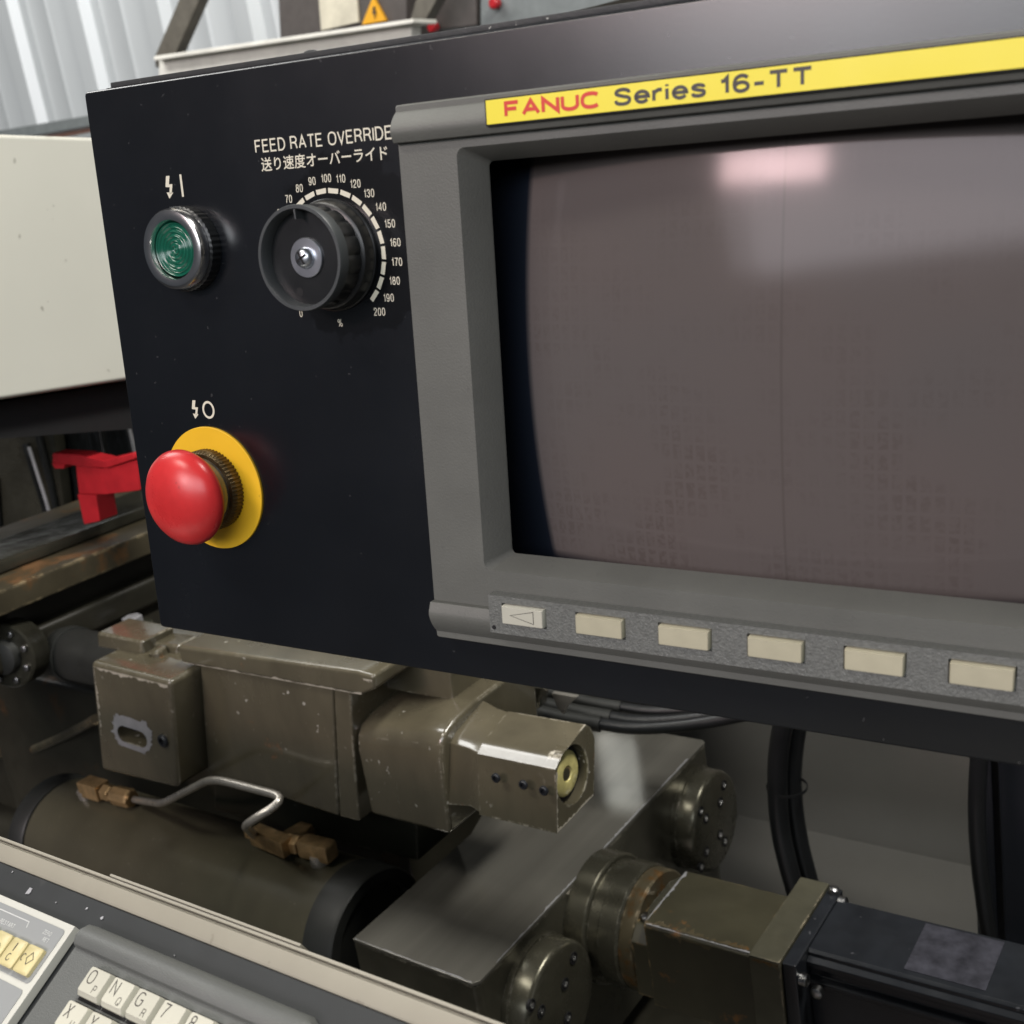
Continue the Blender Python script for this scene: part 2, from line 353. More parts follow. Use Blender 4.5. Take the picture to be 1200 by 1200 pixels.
def stroke(pts, wd, closed=False):
    """flat mitred strip along a 2d polyline, as quads that only share edges"""
    P = [Vector(p) for p in pts]; n = len(P); L_, R_ = [], []
    for i in range(n):
        a = P[i - 1] if (i or closed) else None; c = P[(i + 1) % n] if (i < n - 1 or closed) else None
        d1 = (P[i] - a).normalized() if a is not None else None; d2 = (c - P[i]).normalized() if c is not None else None
        d1 = d1 if d1 is not None else d2; d2 = d2 if d2 is not None else d1
        n1 = Vector((-d1.y, d1.x)); n2 = Vector((-d2.y, d2.x)); m = n1 + n2
        m = m.normalized() if m.length > 1e-6 else n1
        k = wd / 2 / max(.35, m.dot(n1)); L_.append(P[i] + m * k); R_.append(P[i] - m * k)
    return [[tuple(L_[i]), tuple(R_[i]), tuple(R_[(i + 1) % n]), tuple(L_[(i + 1) % n])] for i in range(n if closed else n - 1)]
def smooth2(pts, closed=False, sub=6):
    P = [Vector(p) for p in pts]; n = len(P); out = []
    for i in range(n if closed else n - 1):
        g = (lambda k: P[k % n]) if closed else (lambda k: P[max(0, min(n - 1, k))])
        p0, p1, p2, p3 = g(i - 1), g(i), g(i + 1), g(i + 2)
        for k in range(sub):
            t = k / sub; out.append(tuple(.5 * ((2 * p1) + (p2 - p0) * t + (2 * p0 - 5 * p1 + 4 * p2 - p3) * t * t + (3 * p1 - p0 - 3 * p2 + p3) * t ** 3)))
    if not closed: out.append(tuple(P[-1]))
    return out
def ell(cx, cy, rx, ry, a0=0, a1=360, n=20):
    return [(cx + rx * math.cos(R(a0 + (a1 - a0) * k / n)), cy + ry * math.sin(R(a0 + (a1 - a0) * k / n))) for k in range(n + (a1 - a0 != 360))]
def sup(cx, cy, rx, ry, a0=0, a1=360, n=28, e=2.5):
    o_ = []
    for k in range(n + (abs(a1 - a0) != 360)):
        t = R(a0 + (a1 - a0) * k / n); c, q = math.cos(t), math.sin(t)
        o_.append((cx + rx * math.copysign(abs(c) ** (2 / e), c), cy + ry * math.copysign(abs(q) ** (2 / e), q)))
    return o_
# centre lines in a box of unit cap height: advance width, [(closed, points), ...]
SC = [(.56, .74), (.53, .90), (.31, 1.0), (.08, .90), (.06, .70), (.30, .54), (.54, .42), (.58, .22), (.50, .06), (.30, 0), (.07, .08), (.02, .27)]
GL = {
 'F': (.56, [(0, [(0, 0), (0, 1), (.54, 1)]), (0, [(.0, .53), (.46, .53)])]),
 'E': (.60, [(0, [(.58, 0), (0, 0), (0, 1), (.56, 1)]), (0, [(.0, .53), (.50, .53)])]),
 'D': (.66, [(1, [(0, 0), (0, 1), (.26, 1)] + ell(.26, .5, .38, .5, 80, -80, 14) + [(.26, 0)])]),
 'R': (.64, [(0, [(0, 0), (0, 1), (.34, 1)] + ell(.34, .75, .24, .25, 75, -75, 8) + [(.34, .5), (0, .5)]), (0, [(.34, .5), (.50, .40), (.56, .2), (.62, 0)])]),
 'A': (.66, [(0, [(0, 0), (.33, 1), (.66, 0)]), (0, [(.12, .33), (.54, .33)])]),
 'T': (.62, [(0, [(0, 1), (.62, 1)]), (0, [(.31, 1), (.31, 0)])]),
 'O': (.72, [(1, sup(.36, .5, .36, .5))]),
 'V': (.62, [(0, [(0, 1), (.31, 0), (.62, 1)])]),
 'I': (.02, [(0, [(0, 0), (0, 1)])]),
 'N': (.62, [(0, [(0, 0), (0, 1), (.62, 0), (.62, 1)])]),
 'U': (.62, [(0, [(0, 1)] + ell(.31, .31, .31, .31, 180, 360, 14) + [(.62, 1)])]),
 'C': (.68, [(0, sup(.35, .5, .35, .5, 42, 318))]),
 'S': (.60, [(0, smooth2(SC))]),
 'e': (.52, [(0, [(.02, .37), (.52, .37)] + ell(.265, .36, .255, .36, 8, 325, 22))]),
 's': (.46, [(0, smooth2([(a * .78, b * .72) for a, b in SC]))]),
 'r': (.30, [(0, [(0, 0), (0, .72)]), (0, [(0, .42), (.06, .60), (.18, .70), (.32, .71)])]),
 'i': (.02, [(0, [(0, 0), (0, .72)]), (0, [(0, .88), (0, 1.0)])]),
 '-': (.34, [(0, [(0, .38), (.34, .38)])]),
 ' ': (.16, []),
 '%': (.86, [(1, ell(.18, .77, .17, .21)), (1, ell(.68, .23, .17, .21)), (0, [(.22, -.02), (.64, 1.02)])]),
 '0': (.52, [(1, sup(.26, .5, .26, .5))]),
 '1': (.30, [(0, [(.04, .76), (.16, .80), (.26, .98), (.26, 0)])]),
 '2': (.52, [(0, smooth2([(.02, .70), (.06, .92), (.27, 1), (.48, .90), (.50, .70), (.38, .48), (.12, .26), (.02, .02)]) + [(.53, .0)])]),
 '3': (.52, [(0, smooth2([(.03, .76), (.09, .94), (.27, 1), (.47, .90), (.46, .64), (.25, .53)])), (0, smooth2([(.25, .53), (.48, .42), (.50, .14), (.27, 0), (.06, .07), (.01, .26)]))]),
 '4': (.54, [(0, [(.42, 0), (.42, .98), (0, .28), (.56, .28)])]),
 '5': (.52, [(0, [(.47, 1), (.10, 1), (.05, .50)] + smooth2([(.05, .50), (.27, .62), (.48, .50), (.50, .18), (.27, 0), (.06, .07), (.01, .24)])[1:])]),
 '6': (.52, [(0, smooth2([(.49, .84), (.40, .97), (.25, 1), (.08, .86), (.01, .55), (.02, .28)])), (1, ell(.265, .29, .245, .29, 0, 360, 20))]),
 '7': (.52, [(0, [(0, 1), (.52, 1), (.30, .55), (.18, 0)])]),
 '8': (.52, [(1, sup(.26, .77, .21, .23, n=20)), (1, sup(.26, .27, .25, .27, n=20))]),
 '9': (.52, [(0, smooth2([(.04, .20), (.09, .06), (.25, 0), (.44, .16), (.50, .5), (.49, .72)])), (1, sup(.255, .69, .245, .31, n=20))]),
 'P': (.60, [(0, [(0, 0), (0, 1), (.34, 1)] + ell(.34, .74, .25, .26, 75, -75, 8) + [(.34, .48), (0, .48)])]),
 'Q': (.72, [(1, sup(.36, .5, .36, .5)), (0, [(.42, .26), (.74, -.04)])]),
 'G': (.70, [(0, sup(.35, .5, .35, .5, 42, 330) + [(.68, .48), (.40, .48)])]),
 'X': (.60, [(0, [(0, 0), (.60, 1)]), (0, [(0, 1), (.60, 0)])]),
 'Y': (.60, [(0, [(0, 1), (.30, .5), (.30, 0)]), (0, [(.60, 1), (.30, .5)])]),
 'Z': (.60, [(0, [(0, 1), (.60, 1), (0, 0), (.60, 0)])]),
 'W': (.84, [(0, [(0, 1), (.2, 0), (.42, .9), (.64, 0), (.84, 1)])]),
 'M': (.74, [(0, [(0, 0), (0, 1), (.37, .2), (.74, 1), (.74, 0)])]),
 'J': (.46, [(0, [(.44, 1)] + ell(.22, .24, .22, .24, 0, -180, 12))]),
 'K': (.60, [(0, [(0, 0), (0, 1)]), (0, [(.58, 1), (0, .4)]), (0, [(.2, .6), (.62, 0)])]),
}
def signwriting(s, cap, x, z, y, wt=.13, gap=.26, xs=1.0, width=None, align='LEFT', plane='XZ', out=-1):
    """lettering from centre lines: cap height, stroke weight as a part of it; width fits the line to a length"""
    tot = sum(GL[c][0] for c in s) + gap * (len(s) - 1); h = cap * (1 - wt); wl = cap * wt
    if width: xs = (width - wl) / (tot * h)
    x0 = x + wl / 2 - (0 if align == 'LEFT' else (tot * h * xs + wl) / 2); bm = BM(); q = 0
    for c in s:
        adv, st = GL[c]
        for cl, pts in st:
            P = [(x0 + a * h * xs, z + wl / 2 + b * h) for a, b in pts]
            flat(stroke(P, wl, bool(cl)), y + out * 1.5e-5 * (q % 5), plane, bm); q += 1
        x0 += (adv + gap) * h * xs
    return bm

# ================================================================== the hall: floor, walls
fl = obj('floor', B(-9, 4, -7, 4.3, -.02, 0), m_concrete, kind='structure')
# corrugated sheet wall behind everything
def corrugated():
    bm = BM(); x = -9.0; front = []; p = .60
    while x < 3:
        front += [(x, 4.0), (x + .10, 4.0), (x + .14, 4.045), (x + .20, 4.045), (x + .22, 4.035), (x + .24, 4.045), (x + .36, 4.045), (x + .38, 4.035), (x + .40, 4.045), (x + .55, 4.045)]; x += p
    a = [[bm.verts.new((q[0], q[1], z)) for q in front] for z in (1.2, 4.6)]
    for i in range(len(front) - 1): bm.faces.new((a[0][i], a[0][i + 1], a[1][i + 1], a[1][i]))
    g = bmesh.ops.extrude_face_region(bm, geom=bm.faces[:]); bmesh.ops.translate(bm, verts=[v for v in g['geom'] if isinstance(v, bmesh.types.BMVert)], vec=(0, .02, 0))
    return bm
cw = obj('corrugated_wall', corrugated(), m_corr, kind='structure')
obj('lower_wall', B(-9, 3, 4.07, 4.25, 0, 4.6), m_inner, kind='structure')
sill = thing('wall_rail', 'thin grey horizontal rail across the foot of the corrugated wall above the ivory cover', 'rail', T(-5, 3.9, 2.2))
obj('rail_bar', slab([(-60, 163), (130, 131), (130, 143), (-60, 176)], 3.85, .08), m_greymach, sill)
obj('lower_strip', slab([(-60, 178), (130, 145), (130, 150), (-60, 184)], 3.87, .05), M('rusty_strip', (.22, .12, .09), .6), sill)
# frame of the crane / neighbouring machine
beam = thing('white_beam', 'white painted horizontal beam behind the black control panel, top left', 'beam', T(-3.2, 3, 2.1))
obj('beam_web', slab([(186, 68), (482, 26), (482, 60), (186, 96)], 3.0, .05), m_beam, beam, bev=.004)
obj('beam_flange', slab([(180, 66), (484, 22), (484, 27), (180, 71)], 2.96, .12), m_beam, beam, bev=.003)
tag(obj('diagonal_strut', slab([(222, -30), (246, -30), (205, 64), (184, 68), (182, 80), (181, 66)], 3.12, .05), m_strut, bev=.004),
    'brown grey diagonal strut leaning up from the left end of the white beam', 'strut')
tag(obj('diagonal_strut', slab([(496, -30), (528, -30), (498, 24), (479, 28)], 3.12, .05), m_strut, bev=.004),
    'brown grey diagonal strut standing at the right end of the white beam', 'strut')
cab = thing('electrical_cabinet', 'dark brown grey electrical cabinet with a yellow warning triangle behind the white beam', 'cabinet', T(-2.8, 3.2, 2))
obj('cabinet_body', slab([(322, -60), (476, -60), (476, 44), (328, 58)], 3.2, .4), m_cab, cab, bev=.01)
obj('paper_label', slab([(371, -30), (416, -30), (420, 26), (376, 36)], 3.19, .01), m_paper, cab, bev=.002)
tri = obj('warning_sign', slab([(437, -4), (452, 24), (424, 29)], 3.185, .012), m_warn, cab)
bolt2 = [(0, 3), (1.2, 3), (.4, .6), (1.4, .6), (-.3, -3), (.1, -.4), (-.9, -.4)]
o_ = at(438, 15, y=3.18)
obj('bolt_mark', prism([(o_.x + a * .0075, 3.18, o_.z + b * .0062) for a, b in bolt2], (0, .003, 0)), m_greyprint, tri)
nm = thing('neighbouring_machine', 'blue grey machine housing far behind the top edge of the panel', 'machine', T(-2, 3.3, 2))
obj('machine_case', slab([(562, -60), (760, -60), (760, 20), (562, 38)], 3.3, .5), m_greymach, nm, bev=.01)
obj('dark_opening', slab([(506, -60), (558, -60), (558, 30), (506, 36)], 3.3, .4), m_cab, nm, bev=.006)
for px, py in ((582, 4), (510, 32)):
    obj('red_button', lathe([(0, .018), (.02, .018), (.026, .012)], at(px, py, y=3.29), (0, -1, 0), 16), m_redbr, nm)

# ================================================================== machine interior behind the panel
guard = thing('inner_guard', 'dim beige sheet metal guard behind the black hoses and motor', 'guard', T(-.5, 1.5, .4))
obj('guard_sheet', B(-1.05, .9, 1.5, 1.52, .2, .96), m_inner, guard, bev=.003)
def pierced():
    bm = BM(); q = []
    o = [(-3.2, .97), (.9, .97), (.9, 1.66), (-3.2, 1.66)]; h = [(-1.125, 1.195), (-1.025, 1.195), (-1.025, 1.37), (-1.125, 1.37)]
    return loft(bm, [[(a, 1.62, b) for a, b in o], [(a, 1.60, b) for a, b in o], [(a, 1.60, b) for a, b in h], [(a, 1.62, b) for a, b in h]], (False, False), closed=True)
obj('unseen_reflection_mask', pierced(), m_beddark, guard)  # unseen dark sheet, added with its hole to shape the turret top's reflection
obj('unseen_roof_blocker', B(-1.5, .9, 1.15, 1.62, 1.662, 1.67), m_beddark, guard)  # unseen sheet, added to keep brightness above out of the turret's reflection
p0 = at(880, 958, y=1.5); p1 = at(1140, 1032, y=1.5)
bm = BM(); loft(bm, [[(-1.05, 1.499, p0.z + .004), (-1.05, 1.06, p0.z - .20), (-1.05, 1.06, p0.z - .22), (-1.05, 1.499, p0.z - .02)],
                     [(.9, 1.499, p0.z - .02), (.9, 1.06, p0.z - .23), (.9, 1.06, p0.z - .25), (.9, 1.499, p0.z - .05)]])
obj('guard_tray', bm, m_inner, guard)
base = thing('lathe', 'black cast body of the lathe below the turret and motor', 'lathe', T(-.8, .8, .1))
obj('base_block', B(-2.6, .9, .34, 1.05, .01, .60), m_beddark, base, bev=.01)
obj('rear_casting', B(-2.6, -1.06, 1.3, 1.55, .01, 1.15), m_beddark, base, bev=.01)

# left side: headstock bed, wet rubber guard, ledge
wetg = tag(obj('rubber_splash_guard', slab([(-70, 470), (170, 440), (186, 655), (170, 640), (60, 655), (-70, 700)], 1.06, .03), m_blackwet, bev=.002),
           'wet black rubber splash guard hanging under the ivory cover', 'splash guard')
for pts in ([(30, 520), (42, 560), (54, 600), (62, 650)], [(112, 455), (118, 500), (124, 540), (126, 580)], [(132, 455), (142, 480), (150, 508), (160, 540)], [(-5, 560), (0, 620), (8, 650)], [(44, 505), (58, 560), (70, 615), (82, 640)]):
    obj('fold', tube([at(a, b, y=1.03) for a, b in pts], .006, 10), m_blackwet, wetg)
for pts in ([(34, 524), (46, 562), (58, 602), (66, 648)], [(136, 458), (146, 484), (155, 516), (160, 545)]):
    obj('painted_highlight', tube([at(a, b, y=1.02) for a, b in pts], .0028, 8), m_worn_glint, wetg)  # highlights on the wet folds, painted in as thin pale tubes
tag(obj('splash_plate', slab([(-70, 508), (62, 500), (80, 640), (-70, 700)], 1.035, .02), m_wetmetal, bev=.003), 'oily olive brown plate behind the wet rubber folds, left edge under the cover', 'plate')
bed = thing('headstock_bed', 'rust streaked olive bed casting with a worn ledge, left behind the panel', 'bed casting', T(-1.5, .7, .9))
obj('ledge', B(-1.56, -1.25, .35, 1.03, 1.115, 1.145), m_bed, bed, bev=.004)
obj('bed_side', B(-1.55, -1.30, .36, 1.02, 1.02, 1.114), m_beddark, bed, bev=.006)
obj('bed_step', B(-1.54, -1.272, .355, 1.025, 1.040, 1.078), m_beddark, bed, bev=.008, seg=3)
obj('oily_channel', B(-1.42, -1.31, .36, 1.03, 1.146, 1.162), m_wetmetal, bed, bev=.005)
obj('casting_wall', slab([(-60, 690), (200, 600), (215, 760), (120, 800), (-60, 840)], 1.10, .05), m_bed, bed, bev=.01)
lump = thing('side_casting', 'oil soaked casting with a rusty shelf low at the left edge behind the beige rail', 'casting', T(-1.5, .7, .8))
obj('rusty_shelf', slab([(-80, 806), (30, 812), (60, 806), (118, 838), (118, 862), (40, 888), (-80, 900)], .84, .08), m_bed, lump, bev=.012, seg=3)
obj('cover_foot', slab([(-80, 850), (60, 862), (150, 850), (210, 930), (110, 1010), (-80, 1010)], .87, .25), m_beddark, lump, bev=.015)
tag(obj('rusty_pipe', tube([at(40, 878, y=.80), at(70, 865, y=.78), at(112, 843, y=.70)], .0065, 12), m_bed), 'short rusty pipe running into the left side of the olive cap block', 'pipe')
# spindle flange with bolts
fc = at(18, 764, y=.66)
spf = thing('spindle_flange', 'round dark bolted flange at the left edge below the ledge', 'flange', T(*fc))
ax = Vector((.35, -1, .1)).normalized()
obj('flange_plate', lathe([(-.012, .040), (0, .040), (.014, .040), (.016, .038)], fc, ax, 48), m_wetmetal, spf)
obj('flange_hub', lathe([(.016, .022), (.026, .020), (.028, .014)], fc, ax, 40), m_band, spf)
a_, u_, v_ = basis(ax)
for k in range(8):
    t = 2 * PI * k / 8 + .3; obj('bolt', lathe([(.015, .0042), (.020, .0042), (.0205, .003)], fc + (u_ * math.cos(t) + v_ * math.sin(t)) * .031, ax, 6), m_steel, spf)
shf = thing('coupling_shaft', 'smooth black shaft running into the left end of the olive casting', 'shaft', T(-1.35, .8, .98))
sa_ = at(80, 765, y=.715)
obj('shaft_barrel', lathe([(0, .030), (.003, .032), (.24, .032)], (-1.30, .715, sa_.z), (1, 0, 0), 48), m_band, shf)
obj('shaft_collar', lathe([(0, .0345), (.012, .0345)], (-1.262, .715, sa_.z), (1, 0, 0), 48), m_band, shf, bev=.001)
# red bracket
rb = thing('red_bracket', 'bright red plastic bracket hanging against the wet black guard', 'bracket', T(-1.5, .95, 1.2))
obj('top_arm', slab([(61, 531), (92, 533), (121, 540), (156, 531), (158, 538), (124, 549), (98, 547), (61, 543)], .80, .022), m_redbr, rb, bev=.002)
obj('body', slab([(88, 544), (120, 549), (160, 538), (164, 575), (122, 580), (92, 579)], .806, .035), m_redbr, rb, bev=.002)
obj('leg', slab([(90, 579), (112, 580), (117, 611), (98, 615)], .806, .028), m_redbr, rb, bev=.002)
obj('hook', slab([(61, 543), (76, 544), (75, 549), (64, 549)], .80, .04), m_redbr, rb)
hc = thing('hex_nut', 'pale metal hex nut above the left end of the olive lid', 'nut', T(-1.2, .8, 1.1))
pn = at(155, 725, y=.80)
obj('nut_body', lathe([(0, .013), (.010, .013), (.0115, .011)], pn - Vector((0, 0, .008)), (0, 0, 1), 6), m_worn_glint, hc)
obj('nut_seat', lathe([(0, .026), (.012, .024)], pn - Vector((0, 0, .021)), (0, 0, 1), 32), m_paintdark, hc, bev=.002)

# ivory machine cover, far left
cov = thing('machine_cover', 'big ivory enamelled machine cover at the left edge, chipped along its bottom', 'machine cover', T(-1.5, .7, 1.5))
c0 = [at(-80, 154, x=-1.2), at(170, 163, x=-1.2), at(190, 439, x=-1.2), at(-80, 481, x=-1.2)]
obj('cover_shell', prism(c0, (-.5, 0, 0)), m_cover, cov, bev=.005, seg=3)
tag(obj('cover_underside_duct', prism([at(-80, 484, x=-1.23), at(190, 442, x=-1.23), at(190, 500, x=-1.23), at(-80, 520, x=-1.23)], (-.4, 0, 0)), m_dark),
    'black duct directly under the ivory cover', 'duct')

# ------------------------------------------------------------------ olive slide casting
cast = thing('slide_casting', 'chipped olive brown cast housing under the left part of the panel', 'machine casting', T(-.8, .75, .95))
YB = .671
obj('housing', slab([(233, 768), (389, 800), (396.5, 957), (300, 925), (243, 906)], YB, .16), m_paint, cast, bev=.003, seg=3)
obj('housing_end', slab([(390.5, 800), (410, 806), (414, 875), (421, 963), (398, 957)], YB + .001, .16), m_paint, cast, bev=.002, seg=3)
obj('cross_slide', B(-1.7, -.835, .80, 1.28, .58, .925), m_beddark, cast, bev=.01)
obj('saddle_plate', slab([(250, 880), (392, 915), (488, 950), (490, 1010), (380, 985), (250, 950)], .745, .06), m_paintdark, cast, bev=.004)
lid = obj('lid', slab([(207, 757), (418, 786), (438, 792), (438, 809), (424, 815), (212, 777)], YB - .008, .17), m_paint, cast, bev=.004, seg=3)
obj('lid_tab', slab([(113, 741), (166, 752), (166, 769), (150, 766), (114, 759)], YB - .004, .045), m_paint, cast, bev=.0035, seg=3)
obj('lid_neck', slab([(164, 751), (208, 757), (208, 772), (164, 766)], YB + .012, .03), m_paint, cast, bev=.004, seg=3)
obj('lid_screw', lathe([(0, .009), (.012, .009), (.014, .006)], at(190, 772, y=YB + .006), (0, -.2, 1), 24), m_paint, cast)
obj('lid_dowel', lathe([(0, .011), (.010, .010), (.0115, .007)], at(344, 771, y=YB + .05), (0, 0, 1), 20), m_motor, cast)
# cap block with slotted hole
YC = .632
def cap_block():
    bm = BM()
    tl, tr, br_, bl = [at(*p, y=YC) for p in ((105, 775), (199, 799), (207.5, 925), (118, 903))]
    def uv(s, t):
        top = tl.lerp(tr, s); bot = bl.lerp(br_, s); return bot.lerp(top, t)
    n = 40; hole = []; outer = []
    for k in range(n):   # stadium hole
        a = 2 * PI * k / n
        sx_ = .105 if math.cos(a) > 1e-6 else -.105 if math.cos(a) < -1e-6 else 0
        hx = .48 + sx_ + .085 * math.cos(a); hz = .405 + .075 * math.sin(a)
        hole.append(uv(hx, hz - (hx - .5) * .05))
        m = max(abs(math.cos(a)), abs(math.sin(a))); outer.append(uv(.5 + .5 * math.cos(a) / m, .5 + .5 * math.sin(a) / m))
    D = Vector((0, .12, 0)); d2 = Vector((0, .022, 0))
    loft(bm, [[p + D for p in outer], outer, hole, [p + d2 for p in hole]], (True, True))
    bm.verts.ensure_lookup_table(); bmesh.ops.recalc_face_normals(bm, faces=bm.faces); ids = {v for v in bm.verts if v.index < 0 or True}
    ov = set(list(bm.verts)[:2 * n])
    es = [e for e in bm.edges if e.verts[0] in ov and e.verts[1] in ov and e.calc_face_angle(0) > R(50)]
    bmesh.ops.bevel(bm, geom=es, offset=.0065, segments=4, profile=.5, affect='EDGES')
    return bm, uv
bm, cuv = cap_block()
cap = obj('cap_block', bm, m_paint, cast)
md = cap.modifiers.new('weighted_normal', 'WEIGHTED_NORMAL'); md.keep_sharp = True
obj('slot_lining', lathe([(0, .014), (.003, .014)], at(152, 856, y=YC + .021), (0, -1, 0), 20), m_dark, cast)
def worn_patch():
    rnd = random.Random(3); bm = BM(); n = 80; a_in, a_out = [], []; f = 0
    for k in range(n):
        a = 2 * PI * k / n; sx_ = .105 if math.cos(a) > 1e-6 else -.105 if math.cos(a) < -1e-6 else 0
        hx = .48 + sx_ + .085 * math.cos(a); hz = .405 + .075 * math.sin(a)
        p = cuv(hx, hz - (hx - .5) * .05); f = f * .6 + rnd.random() * .4
        q = .025 + .075 * f + .06 * max(0, math.sin(a + .3)) + .05 * max(0, rnd.random() - .6) * 2
        p2 = cuv(hx + math.cos(a) * q * .75, hz - (hx - .5) * .05 + math.sin(a) * q * .75)
        a_in.append(p + Vector((0, -.0004, 0))); a_out.append(p2 + Vector((0, -.0004, 0)))
    vi = [bm.verts.new(p) for p in a_in]; vo = [bm.verts.new(p) for p in a_out]
    for k in range(n): bm.faces.new((vi[k], vi[(k + 1) % n], vo[(k + 1) % n], vo[k]))
    return bm
obj('worn_paint_edge', worn_patch(), m_worn_glint, cast)
def socket_screw(name, p, axis, r, parent, mat=m_motor):
    bm = lathe([(0, r), (r * .5, r), (r * .65, r * .85), (r * .65, r * .5), (r * .1, r * .48)], p, axis, 18)
    return obj(name, bm, mat, parent)
socket_screw('cap_screw', at(193, 867, y=YC + .001), (0, -1, 0), .0072, cast)
# flared section with rounded shoulder
def flare():
    prof = [(0, .0), (0, .040), (0, .074), (.003, .088), (.010, .098), (.026, .104), (.056, .1075), (.15, .108), (.15, .0)]
    bm = BM(); loops = []
    xs = [(-.744, 0), (-.735, 0), (-.71, .25), (-.685, .6), (-.66, .92), (-.640, 1)]
    for i, (x, k) in enumerate(xs):
        l = []
        for j, (y, h) in enumerate(prof):
            sl = .08 * h * (i - 2) / 3 if i > 2 else 0
            hh = h * (.95 + .07 * k)
            l.append((x + sl, YB + .003 + y - .005 * k * (1 if y < .1 else 0), .943 + .004 * k + hh))
        loops.append(l)
    return loft(bm, loops)
obj('flared_section', flare(), m_paint, cast, bev=.005, seg=3)
obj('pillar', slab([(442, 740), (524, 750), (531, 822), (441, 806)], .725, .05), m_paint, cast, bev=.003)
# nozzle box with an end window
XE = -.515
end = [at(*p, x=XE) for p in ((653, 977), (651, 902), (657, 888), (686, 849), (692, 852), (697, 866), (696, 930))]
nb = thing('nozzle_box', 'chamfered olive box with three small holes and a yellowed round window in its end', 'housing', T(*end[0]))
def nozzle():
    bm = BM(); c = at(671, 908, x=XE); outer = []; hole = []
    an = sorted([math.atan2(p.z - c.z, p.y - c.y) for p in end]); full = []
    for i, a in enumerate(an):
        b_ = an[(i + 1) % len(an)] + (2 * PI if i == len(an) - 1 else 0); m = max(1, round((b_ - a) / .16))
        full += [a + (b_ - a) * j / m for j in range(m)]
    for a in full:
        dy, dz = math.cos(a), math.sin(a)
        best = None
        for i in range(len(end)):       # ray from c to polygon
            p, q = end[i], end[(i + 1) % len(end)]
            ex, ez = q.y - p.y, q.z - p.z; den = dy * ez - dz * ex
            if abs(den) < 1e-9: continue
            s = ((p.y - c.y) * ez - (p.z - c.z) * ex) / den; t = ((p.y - c.y) * dz - (p.z - c.z) * dy) / den
            if s > 0 and -1e-6 <= t <= 1 + 1e-6: best = s if best is None else min(best, s)
        outer.append(c + Vector((0, dy, dz)) * (best or .03)); hole.append(c + Vector((0, dy * .0245, dz * .0262)))
    e = Vector((-.082, 0, 0)); d = Vector((-.012, 0, 0))
    loft(bm, [[p + e for p in outer], outer, hole, [p + d for p in hole]])
    return bm, c
bm, ec = nozzle()
o = obj('box_body', bm, m_paint, nb)
md = o.modifiers.new('bevel', 'BEVEL'); md.width = .0022; md.segments = 3; md.limit_method = 'ANGLE'; md.angle_limit = R(34)
md = o.modifiers.new('weighted_normal', 'WEIGHTED_NORMAL'); md.keep_sharp = True
obj('window_seal', lathe([(0, .0240), (.003, .0240), (.003, .0200), (.001, .0200)], ec + Vector((-.0118, 0, 0)), (1, 0, 0), 40), m_dark, nb)
gl = obj('window_disc', lathe([(0, .0200), (.004, .0200), (.006, .0165), (.006, .0070), (.004, .0060)], ec + Vector((-.0112, 0, 0)), (1, 0, 0), 40), m_glassdisc, nb)
obj('disc_centre', lathe([(0, .0062), (.0052, .0060), (.0056, .004)], ec + Vector((-.0112, 0, 0)), (1, 0, 0), 24), m_gear, gl)
for px, py in ((582, 911), (614, 919), (638, 926)):
    p = at(px, py, y=.671); fy = end[0].y
    p = at(px, py, y=fy - .0005)
    socket_screw('port_plug', p, (0, -1, 0), .0042, nb, m_motor)
def neck():
    bm = BM(); l0 = [(-.62, p.y * 1 + .012, p.z - .002) for p in end]; l1 = [(XE - .075, p.y + .004, p.z) for p in end]
    l2 = [(XE - .082, p.y, p.z) for p in end]
    cy = sum(p.y for p in end) / 7; cz = sum(p.z for p in end) / 7
    l0 = [(-.650, cy + (p.y - cy) * 1.10 + .012, cz + (p.z - cz) * 1.12) for p in end]; l1 = [(XE - .096, cy + (p.y - cy) * .95 + .004, cz + (p.z - cz) * .96) for p in end]
    return loft(bm, [l0, l1, [(XE - .0815, p[1], p[2]) for p in [(0, cy + (q.y - cy) * .97, cz + (q.z - cz) * .98) for q in end]]])
obj('box_neck', neck(), m_paint, nb, bev=.001)

def ragged(p, q, side, w, parent, mat, lift, seed=1, n=40, name='worn_edge', gap=.35):
    """chipped paint along an edge p-q, spreading over one face towards `side`"""
    rnd = random.Random(seed); p, q = Vector(p), Vector(q); side = Vector(side).normalized(); lift = Vector(lift).normalized() * .00025
    bm = BM(); f = .3; lo, hi = [], []
    for i in range(n + 1):
        f = .55 * f + .45 * rnd.random(); k = max(.0, f - gap) / (1 - gap) + (.5 * rnd.random() if rnd.random() > .85 else 0)
        a = p.lerp(q, i / n) + lift; lo.append(bm.verts.new(a)); hi.append(bm.verts.new(a + side * (w * k + .0003)))
    for i in range(n): bm.faces.new((lo[i], lo[i + 1], hi[i + 1], hi[i]))
    g = bmesh.ops.extrude_face_region(bm, geom=bm.faces[:]); bmesh.ops.translate(bm, verts=[v for v in g['geom'] if isinstance(v, bmesh.types.BMVert)], vec=-lift * .6)
    return obj(name, bm, mat, parent)
UP, FR, RT = Vector((0, 0, 1)), Vector((0, -1, 0)), Vector((1, 0, 0))
_t = [at(*p, y=YC) for p in ((109, 781), (196, 803))]
m_chip = M('bare_chipped_paint', (.50, .46, .38), .42, .2, var=.2, vs=60)
ragged(_t[0], _t[1], -UP, .006, cast, m_chip, FR, 4)
ragged(at(110, 784, y=YC), at(119, 862, y=YC), RT, .005, cast, m_chip, FR, 8, gap=.45)
for a_, b_, s_, sd in (((214, 776), (424, 814), UP, 12), ((425, 795), (436, 797), -UP, 3)):
    ragged(at(*a_, y=YB - .008), at(*b_, y=YB - .008), s_, .003, cast, m_chip, FR, sd, gap=.42)
